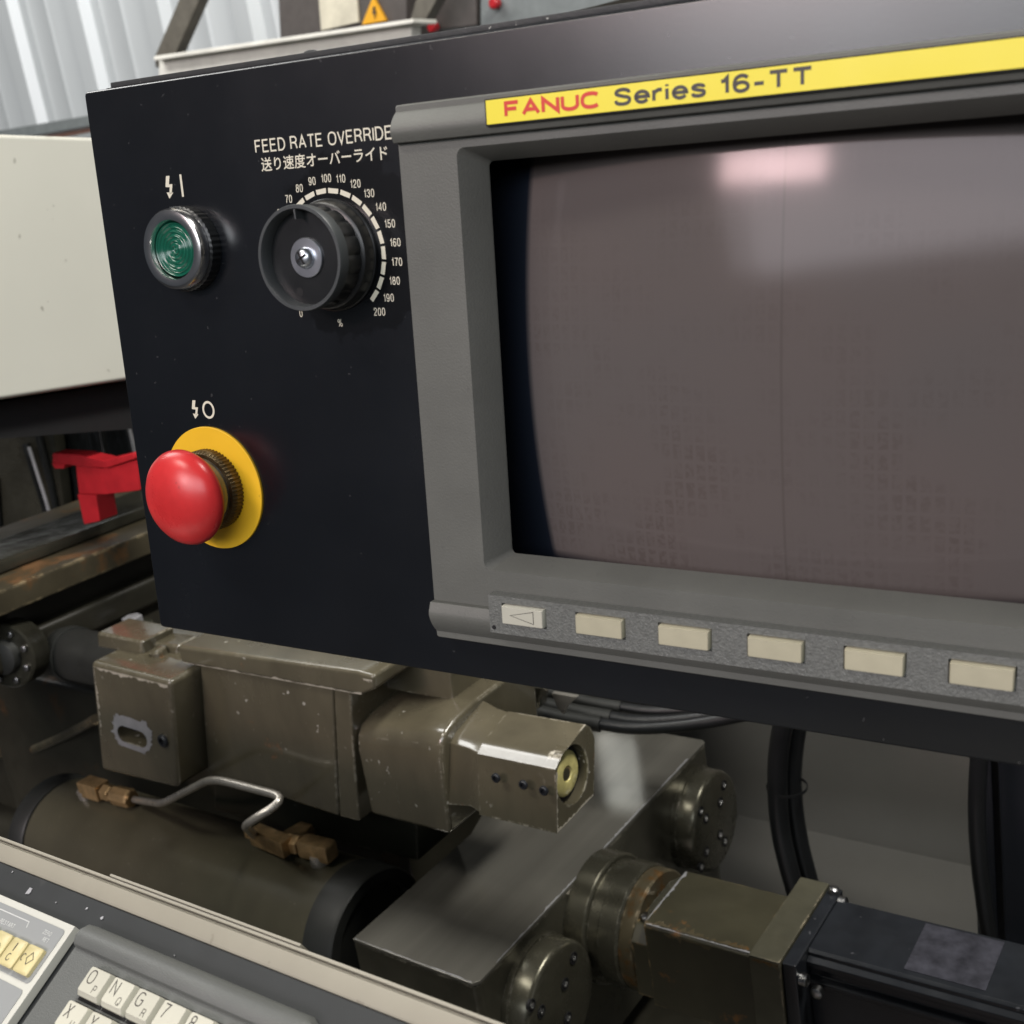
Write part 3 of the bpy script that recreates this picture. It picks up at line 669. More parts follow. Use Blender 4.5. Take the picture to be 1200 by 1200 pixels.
ragged(at(652, 905, x=XE), at(653, 974, x=XE), Vector((0, 1, 0)), .002, nb, m_chip, RT, 5, gap=.4)
ragged(at(653, 976, x=XE), at(695, 932, x=XE), UP, .0025, nb, m_chip, RT, 15, gap=.4)

# ------------------------------------------------------------------ hydraulic cylinder
CY, CZ, CRD = .683, .785, .0727
hyd = thing('hydraulic_cylinder', 'large oily olive cylinder lying behind the beige rail', 'cylinder', T(-1.05, CY, .7))
obj('barrel', lathe([(0, CRD * .93), (.004, CRD * .985), (.50, CRD * .985)], (-1.318, CY, CZ), (1, 0, 0), 96), m_barrel, hyd)
obj('end_band', lathe([(0, CRD * .97), (.0015, CRD * 1.0), (.036, CRD * 1.0), (.040, CRD * .965), (.0401, CRD * .80), (.030, CRD * .78)], (-.8185, CY, CZ), (1, 0, 0), 96), m_band, hyd)
obj('left_band', lathe([(0, CRD * .93), (.003, CRD * .99), (.030, CRD * .99), (.032, CRD * .97)], (-1.352, CY, CZ), (1, 0, 0), 80), m_band, hyd)
def onb(px, py, lift=0):
    d = ray(px, py).normalized(); oy, oz = CAM.y - CY, CAM.z - CZ; rr = CRD + lift
    a = d.y ** 2 + d.z ** 2; b = oy * d.y + oz * d.z; c = oy * oy + oz * oz - rr * rr
    return CAM + d * ((-b - math.sqrt(max(0, b * b - a * c))) / a)
# brass fittings and steel tube
pipe = thing('lubrication_line', 'bent bright steel tube with brass fittings crossing the oily cylinder', 'pipe', T(-1.1, .66, .87))
H = .013
P1 = onb(104, 922, H); P2 = onb(128, 929, H); P3 = onb(144, 934, H); P4 = onb(158, 937, H)
PA = at(190, 942, y=.640); PB = at(243, 912, y=.636); PC = at(262, 911, y=.636); PD = at(338, 935, y=.640); PE = at(286, 967, y=.604)
Q1 = onb(298, 979, H + .002); 
tb = fillet([P4, PA, PB.lerp(PC, .3), PD, PE + Vector((0, 0, .0)), Q1], .022, 5)
obj('tube', tube(tb, .0042, 14, sub=1), m_tube, pipe)
def block(p, q, wd, ht, up=Vector((0, 0, 1)), bev=.0015, name='brass_block', mat=m_brass, parent=None):
    d = (q - p); l = d.length; d.normalize(); s = d.cross(up).normalized(); t = s.cross(d)
    pts = [p + s * a * wd / 2 + t * b * ht / 2 for a, b in ((-1, -1), (1, -1), (1, 1), (-1, 1))]
    return obj(name, prism(pts, d * l), mat, parent, bev=bev)
def hexnut(p, q, r, parent, n=6):
    d = q - p; L_ = d.length
    return obj('hex_nut', lathe([(0, r * .88), (L_ * .12, r), (L_ * .88, r), (L_, r * .88)], p, d, n), m_brass, parent, bev=.0004)
block(P1 - Vector((.008, 0, 0)), P1.lerp(P2, .72), .021, .020, parent=pipe, name='brass_elbow')
hexnut(P1.lerp(P2, .78), P2.lerp(P3, .25), .0105, pipe); hexnut(P2.lerp(P3, .38), P3.lerp(P4, .75), .0118, pipe, 8)
obj('elbow_foot', lathe([(0, .008), (.012, .007)], onb(101, 934, -.001), (0, -.3, 1), 16), m_tube, pipe)
Q2 = onb(338, 993, H + .002); Q3 = onb(354, 992, H); Q4 = onb(389, 1000, H)
hexnut(onb(291, 975, H + .002), onb(297, 977, H + .002), .007, pipe)
block(onb(299, 977, H + .002), Q2, .017, .019, parent=pipe, name='brass_block')
obj('block_spur', prism([onb(330, 975, .02), onb(352, 962, .02), onb(366, 966, .02), onb(348, 984, .02)], (0, .004, -.012)), m_brass, pipe, bev=.001)
hexnut(onb(340, 987, H), onb(353, 990, H), .0115, pipe)
block(onb(354, 990, H + .001), onb(390, 999, H + .001), .020, .021, parent=pipe, name='brass_elbow', bev=.004)
obj('elbow_foot', lathe([(0, .0095), (.010, .009), (.016, .006)], onb(377, 1014, -.004), (0, -.35, 1), 18), m_tube, pipe)

# ------------------------------------------------------------------ turret
ZT = .848
tur = thing('turret_block', 'dark ground steel turret block with a flat brushed top', 'turret', T(-.66, .84, .7))
tp = [(-.735, .612), (-.590, .609), (-.585, .614), (-.585, 1.030), (-.578, 1.036), (-.578, 1.062), (-.586, 1.068), (-.80, 1.066), (-.80, .80), (-.735, .70)]
tp = [(-.735, .612), (-.590, .609), (-.5855, .615), (-.5855, 1.024), (-.5855, 1.062), (-.590, 1.066), (-.82, 1.066), (-.735, .80)]
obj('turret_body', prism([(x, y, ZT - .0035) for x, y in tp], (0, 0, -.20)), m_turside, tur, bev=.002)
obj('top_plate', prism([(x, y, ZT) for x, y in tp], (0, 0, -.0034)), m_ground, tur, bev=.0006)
ragged((-.5860, .640, ZT), (-.5860, 1.02, ZT), (-1, 0, 0), .0022, tur, m_worn_glint, UP, 21, n=90, gap=.25)
ragged((-.733, .6125, ZT), (-.592, .6098, ZT), (0, 1, 0), .0012, tur, m_worn_glint, UP, 23, n=40, gap=.42)
ragged((-.5855, .755, ZT - .004), (-.5855, .83, ZT - .004), (0, 0, -1), .010, tur, m_chip, RT, 27, n=24, gap=.55)
def boltpat(parent, cx, org, pts, r=.0060):
    for (y, z) in pts:
        obj('bolt_hole', lathe([(0, r), (.0006, r), (.0006, r * .8), (-.003, r * .78)], Vector((cx + .0003, y, z)), (1, 0, 0), 16), m_dark, parent)
        obj('bolt', lathe([(0, r * .60), (.0012, r * .56), (.0012, r * .36), (-.002, r * .34)], Vector((cx + .0004, y, z)), (1, 0, 0), 6), m_steel, parent)
XD = -.561
def disc(label, cy, cz, r, bolts, xd):
    t = thing('flange_disc', label, 'flange', T(-.585, cy, cz), 'bolted flange discs on the turret')
    obj('disc_body', lathe([(0, r * 1.02), (.006, r * 1.02), (.0065, r * .99), (xd + .5853 - .005, r * .99), (xd + .5853 - .0015, r * .955), (xd + .5853, r * .90)], Vector((-.5853, cy, cz)), (1, 0, 0), 72), m_disc, t)
    pts = [at(*p, x=xd) for p in bolts]; boltpat(t, xd, None, [(p.y, p.z) for p in pts])
disc('bolted round flange disc on the turret, behind the rusty gearbox', 1.016, .776, .0580,
     [(820.8, 950.8), (827, 959), (843.8, 940), (848, 920), (843.8, 978.5), (849.3, 986), (827.7, 998), (821.7, 1016)], -.556)
disc('bolted round flange disc on the turret, nearest the beige rail', .686, .781, .0555,
     [(671.7, 1122.5), (661.7, 1153), (622.5, 1178), (634, 1185), (665, 1193)], -.556)
# servo drive: rings, gearbox, adapter, motor
drv = thing('servo_motor', 'black servo motor with rusty olive gearbox bolted to the turret side', 'motor', T(-.4, .785, .7))
AY, AZ = .800, .792
obj('mount_ring', lathe([(0, .064), (.022, .064), (.024, .062), (.024, .058), (.036, .058)], (-.5852, AY, AZ), (1, 0, 0), 80), m_disc, drv, bev=.0006)
obj('seal_ring', lathe([(0, .060), (.001, .061), (.020, .061), (.022, .059)], (-.5490, AY, AZ), (1, 0, 0), 80), m_disc, drv)
obj('rust_ring', lathe([(0, .058), (.001, .0585), (.014, .0585), (.0155, .057)], (-.5268, AY, AZ), (1, 0, 0), 80), m_rustring, drv)
ZG = .85; G0, G1 = .737, .826
def gearbox():
    bm = BM(); h = .088
    def sec(x, y0, y1, zt, zb, c): return [(x, y0, zb), (x, y0, zt - c), (x, y0 + c, zt), (x, y1 - c, zt), (x, y1, zt - c), (x, y1, zb)]
    return loft(bm, [sec(-.4905, G0, G1, ZG, ZG - h, .003), sec(-.387, G0 - .001, G1, ZG, ZG - h, .003)])
obj('gearbox', gearbox(), m_gear, drv, bev=.001)
# waist with pocket between ring and gearbox
bm = BM(); cy = (G0 + G1) / 2
def rs(x, k, z): return [(x, cy - .0445 * k, ZG - .088), (x, cy - .0445 * k, z - .012), (x, cy - .0445 * k + .012, z), (x, cy + .0445 * k - .012, z), (x, cy + .0445 * k, z - .012), (x, cy + .0445 * k, ZG - .088)]
loft(bm, [rs(-.5112, .85, .832), rs(-.4907, .85, .832)])
obj('pocket_floor', bm, m_gear, drv, bev=.001)
obj('pocket_wall', prism([(-.4915, G0 + .004, ZG - .003), (-.4915, G1 - .004, ZG - .003), (-.4985, G1 - .022, ZG - .001), (-.4985, G0 + .026, ZG - .001)], (0, 0, -.014)), m_disc, drv, bev=.0012)
ragged((-.4903, G0 + .006, ZG), (-.4903, G1 - .004, ZG), (1, 0, 0), .003, drv, m_worn_glint, UP, 31, n=24, gap=.05)
ragged((-.488, G0 + .0006, ZG), (-.388, G0 + .0006, ZG), (0, 1, 0), .0020, drv, m_worn_glint, UP, 33, n=50, gap=.2)
ragged((-.482, G0 + .0030, ZG), (-.390, G0 + .0030, ZG), (0, 1, 0), .009, drv, m_rustring, UP, 35, n=50, gap=.35)
ragged((-.470, G0 - .0004, ZG - .004), (-.390, G0 - .0004, ZG - .004), (0, 0, -1), .006, drv, m_rustring, FR, 37, n=40, gap=.4)
for yy in (.80, .765): obj('pocket_screw', lathe([(0, .006), (.005, .006), (.006, .004)], (-.5035, yy, .831), (0, 0, 1), 16), m_steel, drv)
obj('adapter_plate', B(-.3868, -.3590, .733, .852, .755, .8525), m_adapt, drv, bev=.0012)
obj('motor_flange', B(-.3588, -.3460, .736, .850, .755, .8510), m_motor, drv, bev=.002)
def motor():
    y0, y1, z0, z1 = .7610, .8400, .762, .8490
    bm = BM()
    prof = [(y0, z0), (y0, z1 - .034), (y0 - .004, z1 - .031), (y0 - .004, z1 - .027), (y0 + .002, z1 - .024), (y0 + .002, z1 - .016), (y0 - .004, z1 - .013), (y0 - .004, z1 - .008), (y0 + .001, z1 - .005), (y0 + .001, z1 - .002), (y0 + .004, z1), (y1 - .004, z1), (y1, z1 - .004), (y1, z0)]
    return loft(bm, [[(x, a, b) for a, b in prof] for x in (-.3459, -.02)])
mo = obj('motor_body', motor(), m_motor, drv, bev=.0006)
sp = [at(1063, 1112, z=.8494), at(1118, 1090, z=.8494), at(1156, 1100, z=.8494), at(1142, 1162, z=.8494)]
obj('motor_label', B(-.268, -.205, .770, .833, .8491, .8494), M('dusty_metal_plate', (.06, .06, .075), .35, .3, var=.5, vs=60), mo)
for x, y in ((-.349, .742), (-.349, .838)):
    obj('motor_screw', lathe([(0, .0055), (.006, .0055), (.007, .004)], (-.3455, y, .835 if y < .8 else .846), (1, 0, 0), 14), m_steel, drv)
obj('cable_gland', lathe([(0, .0045), (.005, .0045), (.006, .003)], (-.352, .842, .851), (.3, 0, 1), 16), m_steel, drv)
obj('side_screw', lathe([(0, .005), (.006, .005), (.007, .003)], (-.335, .752, .820), (0, -1, 0), 16), m_steel, drv)

ragged((-.385, .733, .8500), (-.3605, .733, .8500), (0, 0, -1), .006, drv, m_rustring, FR, 41, n=16, gap=.1)
# ------------------------------------------------------------------ hoses and post behind
def hose(label, pts, r, grp=None):
    o = obj('rubber_hose', tube(pts, r, 14), m_hose); return tag(o, label, 'hose', grp)
y = .98
hose('thick black hose hanging behind the motor, left of the pair', [at(a, b, y=y) for a, b in ((925, 820), (914, 870), (911, 920), (916, 980), (934, 1050), (950, 1090))], .0105, 'hanging hoses')
hose('thick black hose hanging behind the motor, right of the pair', [at(a, b, y=y + .025) for a, b in ((940, 820), (931, 870), (928, 920), (935, 980), (950, 1040), (966, 1090))], .0105, 'hanging hoses')
ct = at(916, 922, y=y + .012)
tag(obj('cable_tie', lathe([(0, .0215), (.003, .0215), (.003, .0205), (0, .0205)], ct + Vector((.006, 0, 0)), (0, 0, 1), 24, capped=False), m_hose), 'small black cable tie round the two hanging hoses', 'cable tie')
hose('ribbed black hose beside the black post', [at(a, b, y=1.02) for a, b in ((1150, 860), (1146, 910), (1145, 960), (1148, 1010), (1154, 1060), (1160, 1100))], .0085)
for i, (dy, r, lab) in enumerate(((0, .0068, 'lowest'), (-8, .0068, 'middle'), (-20, .006, 'topmost'))):
    h = thing('cable', 'black cable with grey sleeve curving out from under the panel, %s of three' % lab, 'cable', T(-.75, .9, 1.0), 'cables under the panel edge')
    s = i * 12
    obj('jacket', tube([at(640 + s, 838 + dy, y=.90 + .02 * i), at(690 + s, 846 + dy, y=.91 + .02 * i), at(740 + s, 853 + dy, y=.92 + .02 * i), at(800 + s, 850 + dy, y=.93 + .02 * i), at(870 + s, 838 + dy, y=.94 + .02 * i), at(960, 815 + dy, y=.95 + .02 * i)], r, 14), m_hose, h)
    obj('sleeve', tube([at(620 + s, 832 + dy, y=.90 + .02 * i), at(662 + s, 842 + dy, y=.905 + .02 * i), at(704 + s, 849 + dy, y=.912 + .02 * i)], r * 1.28, 14), m_band, h)
cl = thing('cable_clamp', 'small crooked metal clamp where the cables leave the casting', 'clamp', T(-.8, .9, 1.0))
obj('clamp_plate', slab([(646, 812), (676, 817), (664, 828), (660, 838), (652, 828)], .88, .006), m_tube, cl, bev=.001)
obj('clamp_arm', slab([(604, 800), (634, 806), (630, 832), (612, 838), (588, 826)], .86, .02), m_turside, cl, bev=.003)
post = thing('support_post', 'black steel post behind the motor, standing at the right edge', 'post', T(-.2, 1.1, .3))
a = at(1174, 880, y=1.12); b = at(1135, 880, y=1.12); c = at(1161, 880, y=1.12)
obj('post_body', B(a.x, a.x + .30, 1.10, 1.20, .15, 1.20), m_post, post, bev=.003)
obj('post_strip', B(b.x, c.x, 1.12, 1.15, .15, 1.20), m_post, post, bev=.002)

# ================================================================== console, rail, keyboard
con = thing('console_sheet', 'black sheet metal console sloping up to the beige rail, bottom left', 'console', MK)
obj('console_plate', B(-.6, .9, -.30, .0270, -.014, -.004), m_console, con, frame=MK)
rail = thing('door_rail', 'beige painted rail with a thin bright top lip running below the oily cylinder', 'rail', MK @ T(0, .03, 0))
def rail_bm():
    prof = [(.0272, -.022), (.0272, -.0032), (.0282, -.0024), (.0350, -.0010), (.0355, -.0022), (.0362, -.0022), (.0362, -.022)]
    return loft(BM(), [[(x, a, b) for a, b in prof] for x in (-.7, .9)])
obj('rail_body', rail_bm(), m_rail, rail, frame=MK)
obj('rail_lip', B(-.7, .9, .0366, .0380, -.03, -.0006), m_rail, rail, frame=MK, bev=.0003)
obj('rail_cover_strip', B(-.0330, .0950, .0382, .0394, -.02, .0002), m_rail, rail, frame=MK, bev=.0003)
# keyboard
kb = thing('keyboard_unit', 'charcoal keyboard with ivory letter keys, cut off at the bottom left', 'keyboard', MK)
KX0, KX1 = -.0222, .1235
def kb_bm():
    bm = BM(); prof = [(-.22, -.003), (-.22, .0015), (.0045, .0015), (.0052, .0035), (.0080, .0052), (.0115, .0048), (.0150, .0022), (.0165, -.003)]
    return loft(bm, [[(KX0, a, b) for a, b in prof], [(KX1 - .006, a, b) for a, b in prof], [(KX1, a - .003 if a > 0 else a, b * .4 if b > .0016 else b) for a, b in prof]])
obj('housing', kb_bm(), m_kbd, kb, frame=MK)
def key_bm():
    bm = BM(); w_, h_ = .0142, .0124
    loft(bm, [rrect(0, w_, -h_, 0, .0008, 0, 3, lambda a, b: (a, b, .0012)), rrect(0, w_, -h_, 0, .0008, 0, 3, lambda a, b: (a, b, .0040)), rrect(.0005, w_ - .0005, -h_ + .0016, -.0004, .0008, 0, 3, lambda a, b: (a, b, .0058))])
    return bm
kb_rows = [[('O', 'P'), ('N', 'Q'), ('G', 'R'), ('7', ''), ('8', ''), ('9', ''), ('', '')],
           [('X', 'U'), ('Y', 'V'), ('Z', 'W'), ('4', ''), ('5', ''), ('6', ''), ('', '')],
           [('M', 'I'), ('S', 'J'), ('T', 'K'), ('1', ''), ('2', ''), ('3', ''), ('', '')]]
k0 = None
for r_, row in enumerate(kb_rows):
    for c_, (a, b) in enumerate(row[:7]):
        mw = MK @ T(c_ * .01672, -r_ * .01525, 0)
        if k0 is None: kk = k0 = obj('key', key_bm(), m_keyw, kb, mw=mw)
        else: kk = copy_part(k0, mw, kb)
        obj('key_well', B(-.0005, .0154, -.0138, .0006, .0014, .0017), m_dark, kb, mw=mw)
        if a: obj('letter', signwriting(a, .0060, .0022, -.0072, .0059, .085, .3, 1.0, plane='XY', out=1), m_greyprint, kk, mw=mw)
        if b: obj('letter', signwriting(b, .0034, .0090, -.0101, .0059, .09, .3, 1.0, plane='XY', out=1), m_greyprint, kk, mw=mw)
# operator panel with lamp keys
op = thing('operator_panel', 'grey and white membrane panel with yellowed lamp keys in the bottom left corner', 'operator panel', MK @ T(-.06, 0, 0))
obj('plate', B(-.30, -.0312, -.25, .0122, -.0035, .0012), m_opwhite, op, frame=MK, bev=.0004)
def field(x0, x1, z0, z1): return loft(BM(), [rrect(x0, x1, z0, z1, .0022, 0, 4, lambda a, b: (a, b, .00122)), rrect(x0, x1, z0, z1, .0022, 0, 4, lambda a, b: (a, b, .0015))])
obj('grey_field', field(-.16, -.0345, -.0170, .0090), m_opgrey, op, frame=MK)
obj('grey_field', field(-.16, -.0345, -.0480, -.0200), m_opgrey, op, frame=MK)
ok0 = None
for i in range(5):
    x0 = -.0479 - i * .0126
    mw = MK @ T(x0, -.0021, 0)
    bm = loft(BM(), [rrect(0, .0112, -.0128, 0, .0012, 0, 3, lambda a, b: (a, b, .0013)), rrect(0, .0112, -.0128, 0, .0012, 0, 3, lambda a, b: (a, b, .0034)), rrect(.0008, .0104, -.0120, -.0008, .001, 0, 3, lambda a, b: (a, b, .0040))])
    kk = ok0 = obj('lamp_key', bm, m_opkey, op, mw=mw)
    if i == 0: sy = stroke([(.0066, -.0030), (.0092, -.0056), (.0066, -.0086), (.0046, -.0060)], .0004, True) + stroke([(.0022 + .0012 * math.cos(t), -.0062 + .0016 * math.sin(t)) for t in [R(40 + q * 35) for q in range(8)]], .0004)
    elif i == 1: sy = stroke([(.0056, -.0020), (.0056, -.0058)], .0007) + stroke([(.0056 + .0014 * math.cos(t), -.0088 + .0016 * math.sin(t)) for t in [R(60 + q * 40) for q in range(8)]], .0004)
    else: sy = stroke([(.003, -.007), (.0085, -.007)], .0005) + stroke([(.0068, -.0052), (.0085, -.007), (.0068, -.0088)], .0005)
    obj('symbol', flat(sy, .0041, 'XY'), m_greyprint, kk, mw=mw)
obj('print_line', flat(stroke([(-.12, .0062), (-.0610, .0062), (-.0600, .0035)], .0005), .0016, 'XY'), m_faint, op, frame=MK)
obj('lettering', signwriting('RESTART', .0022, -.0800, .0006, .0016, .14, .3, 1, plane='XY', out=1), m_faint, op, frame=MK)
obj('lettering', signwriting('RET', .0020, -.0425, .0010, .0016, .14, .3, 1, plane='XY', align='CENTER', out=1), m_faint, op, frame=MK)
obj('lettering', signwriting('ZERO', .0020, -.0445, .0040, .0016, .14, .3, 1, plane='XY', align='CENTER', out=1), m_faint, op, frame=MK)
# paint nicks on the console
crumb = BM(); rnd = random.Random(5)
for px, py, s in ((34, 1045, .0019), (102, 1065, .0008), (120, 1076, .0009), (66, 1058, .0004), (205, 1120, .0004), (15, 1022, .0005)):
    d = ray(px, py); n_ = MK.to_3x3() @ Vector((0, 0, 1)); o0 = MK.translation + n_ * -.0039
    p = MK.inverted() @ (CAM + d * ((o0 - CAM).dot(n_) / d.dot(n_)))
    crumb_pts = [(p.x + s * math.cos(t) * (.6 + .6 * rnd.random()), p.y + s * math.sin(t) * (.6 + .6 * rnd.random()), -.0038) for t in [R(q * 60) for q in range(6)]]
    prism(crumb_pts, (0, 0, .0003), crumb)
tag(obj('metal_crumbs', crumb, m_worn_glint, frame=MK, kind='stuff'), 'few pale crumbs of swarf lying on the black console', 'swarf')

# ================================================================== control panel
pan = thing('control_panel', 'black steel control panel with dial, buttons and a screen, filling the upper picture', 'control panel', MP)
PX0, PX1, PZ0, PZ1 = -.0549, .62, -.0840, .2005
def plate():
    bm = BM()
    loft(bm, [rrect(PX0, PX1, PZ0, PZ1, .0022, y) for y in (.10, .0008)] + [rrect(PX0 + .0008, PX1 - .0008, PZ0 + .0008, PZ1 - .0008, .0018, 0)]
         + [rrect(.150, .445, -.035, .158, .004, y) for y in (0, .045)])
    return bm
obj('front_plate', plate(), m_panel, pan, frame=MP, bev=.0003, seg=2)
m_edge = M('dusty_black_trim', (.022, .024, .025), .55, dust=1, dusts=420, dustc=(.42, .42, .38), bump=.5, bs=500)
obj('rear_gasket', B(PX0 + .0035, PX1, .012, .09, PZ1 + .0001, PZ1 + .0022), m_dark, pan, frame=MP)
obj('rear_lid', B(PX0 + .0045, PX1, .014, .12, PZ1 + .0024, PZ1 + .0050), m_edge, pan, frame=MP, bev=.0005)
obj('lid_rivet', lathe([(0, .0040), (.0012, .0036), (.0018, .002)], (.073, .022, PZ1 + .005), (0, 0, 1), 16), m_edge, pan, frame=MP)
YL = -.00025
def pr(name, bm, mat=m_cream): return obj(name, bm, mat, pan, frame=MP)
pr('lettering', signwriting('FEED RATE OVERRIDE', .0058, .0520, .1630, YL, .125, .24, width=.0772))
pr('lettering', text_bm('送り速度オーバーライド', .00655, .0545, .1552, YL, xs=1.0, bold=.00006))
def bolt_sym(cx, cz, s):
    P = lambda a, b: (cx + a * s, cz + b * s)
    return [[P(-.2, 5), P(1.5, 5), P(.7, 1.1), P(-1.5, 1.1)], [P(.3, .45), P(-1.5, .45), P(-1.45, 1.1), P(1.9, 1.1), P(1.9, .9)], [P(.5, 1.1), P(1.9, 1.1), P(.75, -2.8), P(-.35, -2.8)], [P(-1.5, -2.4), P(2.0, -2.4), P(-.3, -5)]]
def bs(cx, cz, s):
    P = lambda a, b: (cx + a * s, cz + b * s)
    return [[P(-1.0, 5), P(1.2, 5), P(.2, 1.2), P(-2.2, .2)], [P(-2.2, .2), P(.2, 1.2), P(2.4, 1.2), P(.5, -.1)], [P(.5, -.1), P(2.4, 1.2), P(1.2, -3), P(-.3, -3)], [P(-1.9, -2.3), P(2.3, -2.6), P(-.6, -5.2)]]
pr('power_symbol', flat(bs(-.0050, .1515, .00105), YL))
pr('power_symbol', flat([[(.0028, .1464), (.0041, .1464), (.0041, .1569), (.0028, .1569)]], YL))
pr('stop_symbol', flat(bs(-.0068, .0412, .00095), YL))
bm = BM()
ring = []
for k in range(32):
    t = 2 * PI * k / 32; ring.append(((.0025 + .0041 * math.cos(t), YL, .0412 + .0046 * math.sin(t)), (.0025 + .0029 * math.cos(t), YL, .0412 + .0034 * math.sin(t))))
vo = [bm.verts.new(a) for a, b in ring]; vi = [bm.verts.new(b) for a, b in ring]
for k in range(32): bm.faces.new((vo[k], vo[(k + 1) % 32], vi[(k + 1) % 32], vi[k]))
pr('stop_symbol', bm)
# dial scale: twenty marks and their numbers
DX, DZ, DR = .09069, .11527, .02867; PH, ST = -.57885, .23847
for k in range(-7, 13):
    a0 = PH + ST * k; pts = []
    for rr, sgn in ((DR - .0011, -1), (DR - .0011, 1), (DR + .0011, 1), (DR + .0011, -1)):
        t = a0 + sgn * ST * .41; pts.append((DX + rr * math.sin(t), DZ + rr * math.cos(t)))
    pr('scale_mark', flat([pts], YL))
for k in range(0, 21):
    a0 = PH + ST * (k - 7 - .5)
    if k <= 5: continue
    rr = DR + .0053 + .0016 * abs(math.sin(a0)) * (1 if k > 10 else .3)
    pr('scale_number', signwriting(str(k * 10), .0036, DX + rr * math.sin(a0), DZ + rr * math.cos(a0) - .0018, YL, .115, .32, .84, align='CENTER'))
pr('scale_number', signwriting('0', .0036, .0690, .0875, YL, .115, .32, .84, align='CENTER'))
pr('percent_sign', signwriting('%', .0036, .0915, .0828, YL, .11, .22, .9, align='CENTER'))

# ------------------------------------------------------------------ emergency stop
MS = MP @ T(0, 0, 0)
es = thing('emergency_stop', 'red mushroom emergency stop button on a round yellow plate', 'stop button', MS)
AXF = (0, -1, 0)
obj('yellow_plate', lathe([(.0001, .0325), (.0012, .0325), (.0015, .0322), (.0016, .018)], (0, 0, 0), AXF, 96), m_yel, es, frame=MP)
obj('knurled_collar', lathe([(.0017, .0190), (.0018, .0212), (.0065, .0212), (.0085, .0196), (.0086, .0165)], (0, 0, 0), AXF, 248, teeth=((1, 2), .965, 2)), m_bronze, es, frame=MP)
obj('steel_neck', lathe([(.0085, .0178), (.0135, .0172), (.0142, .0185), (.0165, .0185), (.0168, .0150), (.019, .0150)], (0, 0, 0), AXF, 64), m_steel, es, frame=MP)
hp = [(.0175, .0155), (.0180, .0215), (.0188, .0236), (.0205, .0246), (.0225, .0247), (.0250, .0236), (.0278, .0210), (.0300, .0175), (.0320, .0125), (.0332, .0070), (.0336, .002), (.0336, .0)]
obj('mushroom_head', lathe(hp, (0, 0, 0), AXF, 96), m_red, es, frame=MP)
# ------------------------------------------------------------------ green lamp button
gx, gz = .0035, .1217
gb = thing('green_push_button', 'round green ribbed push button in a chrome ring, upper left of the panel', 'push button', MP @ T(gx, 0, gz))
obj('knurled_base', lathe([(.0001, .0205), (.0060, .0205), (.0070, .0190), (.0072, .017)], (gx, 0, gz), AXF, 176, teeth=((0, 1), .985, 2)), m_knobblack, gb, frame=MP)
obj('chrome_ring', lathe([(.0066, .0160), (.0070, .0193), (.0105, .0195), (.0122, .0186), (.0128, .0168), (.0124, .0142), (.0100, .0133), (.0070, .0130)], (gx, 0, gz), AXF, 96), m_chrome, gb, frame=MP)
lp = [(.0070, .0129)]
for i in range(40):
    r_ = .0128 * (1 - i / 39); lp.append((.0097 + .0004 * math.cos(2 * PI * r_ / .00212) + .0006 * (1 - r_ / .0128), r_))
obj('green_lens', lathe(lp, (gx, 0, gz), AXF, 64), m_green, gb, frame=MP)
# ------------------------------------------------------------------ rotary dial knob
kn = thing('rotary_knob', 'black cup shaped rotary knob with a screw in its middle and numbered scale around it', 'knob', MP @ T(DX, 0, DZ))
O_ = (DX, 0, DZ)
obj('knob_skirt', lathe([(.0002, .0252), (.0016, .0252), (.0020, .0247), (.0075, .0237), (.0082, .0226), (.0083, .018)], O_, AXF, 96), m_knobblack, kn, frame=MP)
def scallop():
    bm = BM(); n = 144; loops = []
    for h, r in ((.0082, .0222), (.0110, .0217), (.0160, .0216), (.0182, .0222)):
        loops.append([(DX + (r - .0005 * (1 - abs(math.sin(t * 8))) ** 2 * 1.5) * math.sin(t), -h, DZ + (r - .0005 * (1 - abs(math.sin(t * 8))) ** 2 * 1.5) * math.cos(t)) for t in [2 * PI * k / n for k in range(n)]])
    return loft(bm, loops)
obj('grip', scallop(), m_knobblack, kn, frame=MP)
obj('cup_rim', lathe([(.0178, .0218), (.0186, .0229), (.0240, .0231), (.0246, .0228), (.0246, .0214), (.0240, .0210), (.0172, .0204), (.0170, .0190)], O_, AXF, 96), m_knobgrey, kn, frame=MP)
obj('cup_floor', lathe([(.0140, .0204), (.0172, .0204), (.0176, .0170), (.0180, .0166), (.0180, .0)], O_, AXF, 64), m_knobgrey, kn, frame=MP)
obj('washer', lathe([(.0181, .0088), (.0192, .0088), (.0195, .0085), (.0195, .0030)], O_, AXF, 48), m_zinc, kn, frame=MP)
sc = obj('screw_head', lathe([(.0194, .0046), (.0204, .0047), (.0220, .0040), (.0229, .0026), (.0231, .0)], O_, AXF, 40), m_zinc, kn, frame=MP)
bm = BM()
for a0 in (R(28), R(118)):
    c, s = math.cos(a0), math.sin(a0); l, h_ = .0030, .0005
    prism([(DX + l * c * i - h_ * s * j, -.02315, DZ + l * s * i + h_ * c * j) for i, j in ((-1, -1), (1, -1), (1, 1), (-1, 1))], (0, .0012, 0), bm)
obj('cross_slot', bm, m_dark, sc, frame=MP)
obj('pointer_mark', prism([(DX - .0002, -.0242, DZ + .0168), (DX + .0006, -.0242, DZ + .0168), (DX + .0004, -.0242, DZ + .0212), (DX - .0006, -.0242, DZ + .0212)], (0, .006, 0)), m_knobgrey, kn, frame=MP)
obj('drain_hole', lathe([(.0181, .0020), (.0183, .0020)], (DX - .0062, 0, DZ - .0150), AXF, 16), m_dark, kn, frame=MP)

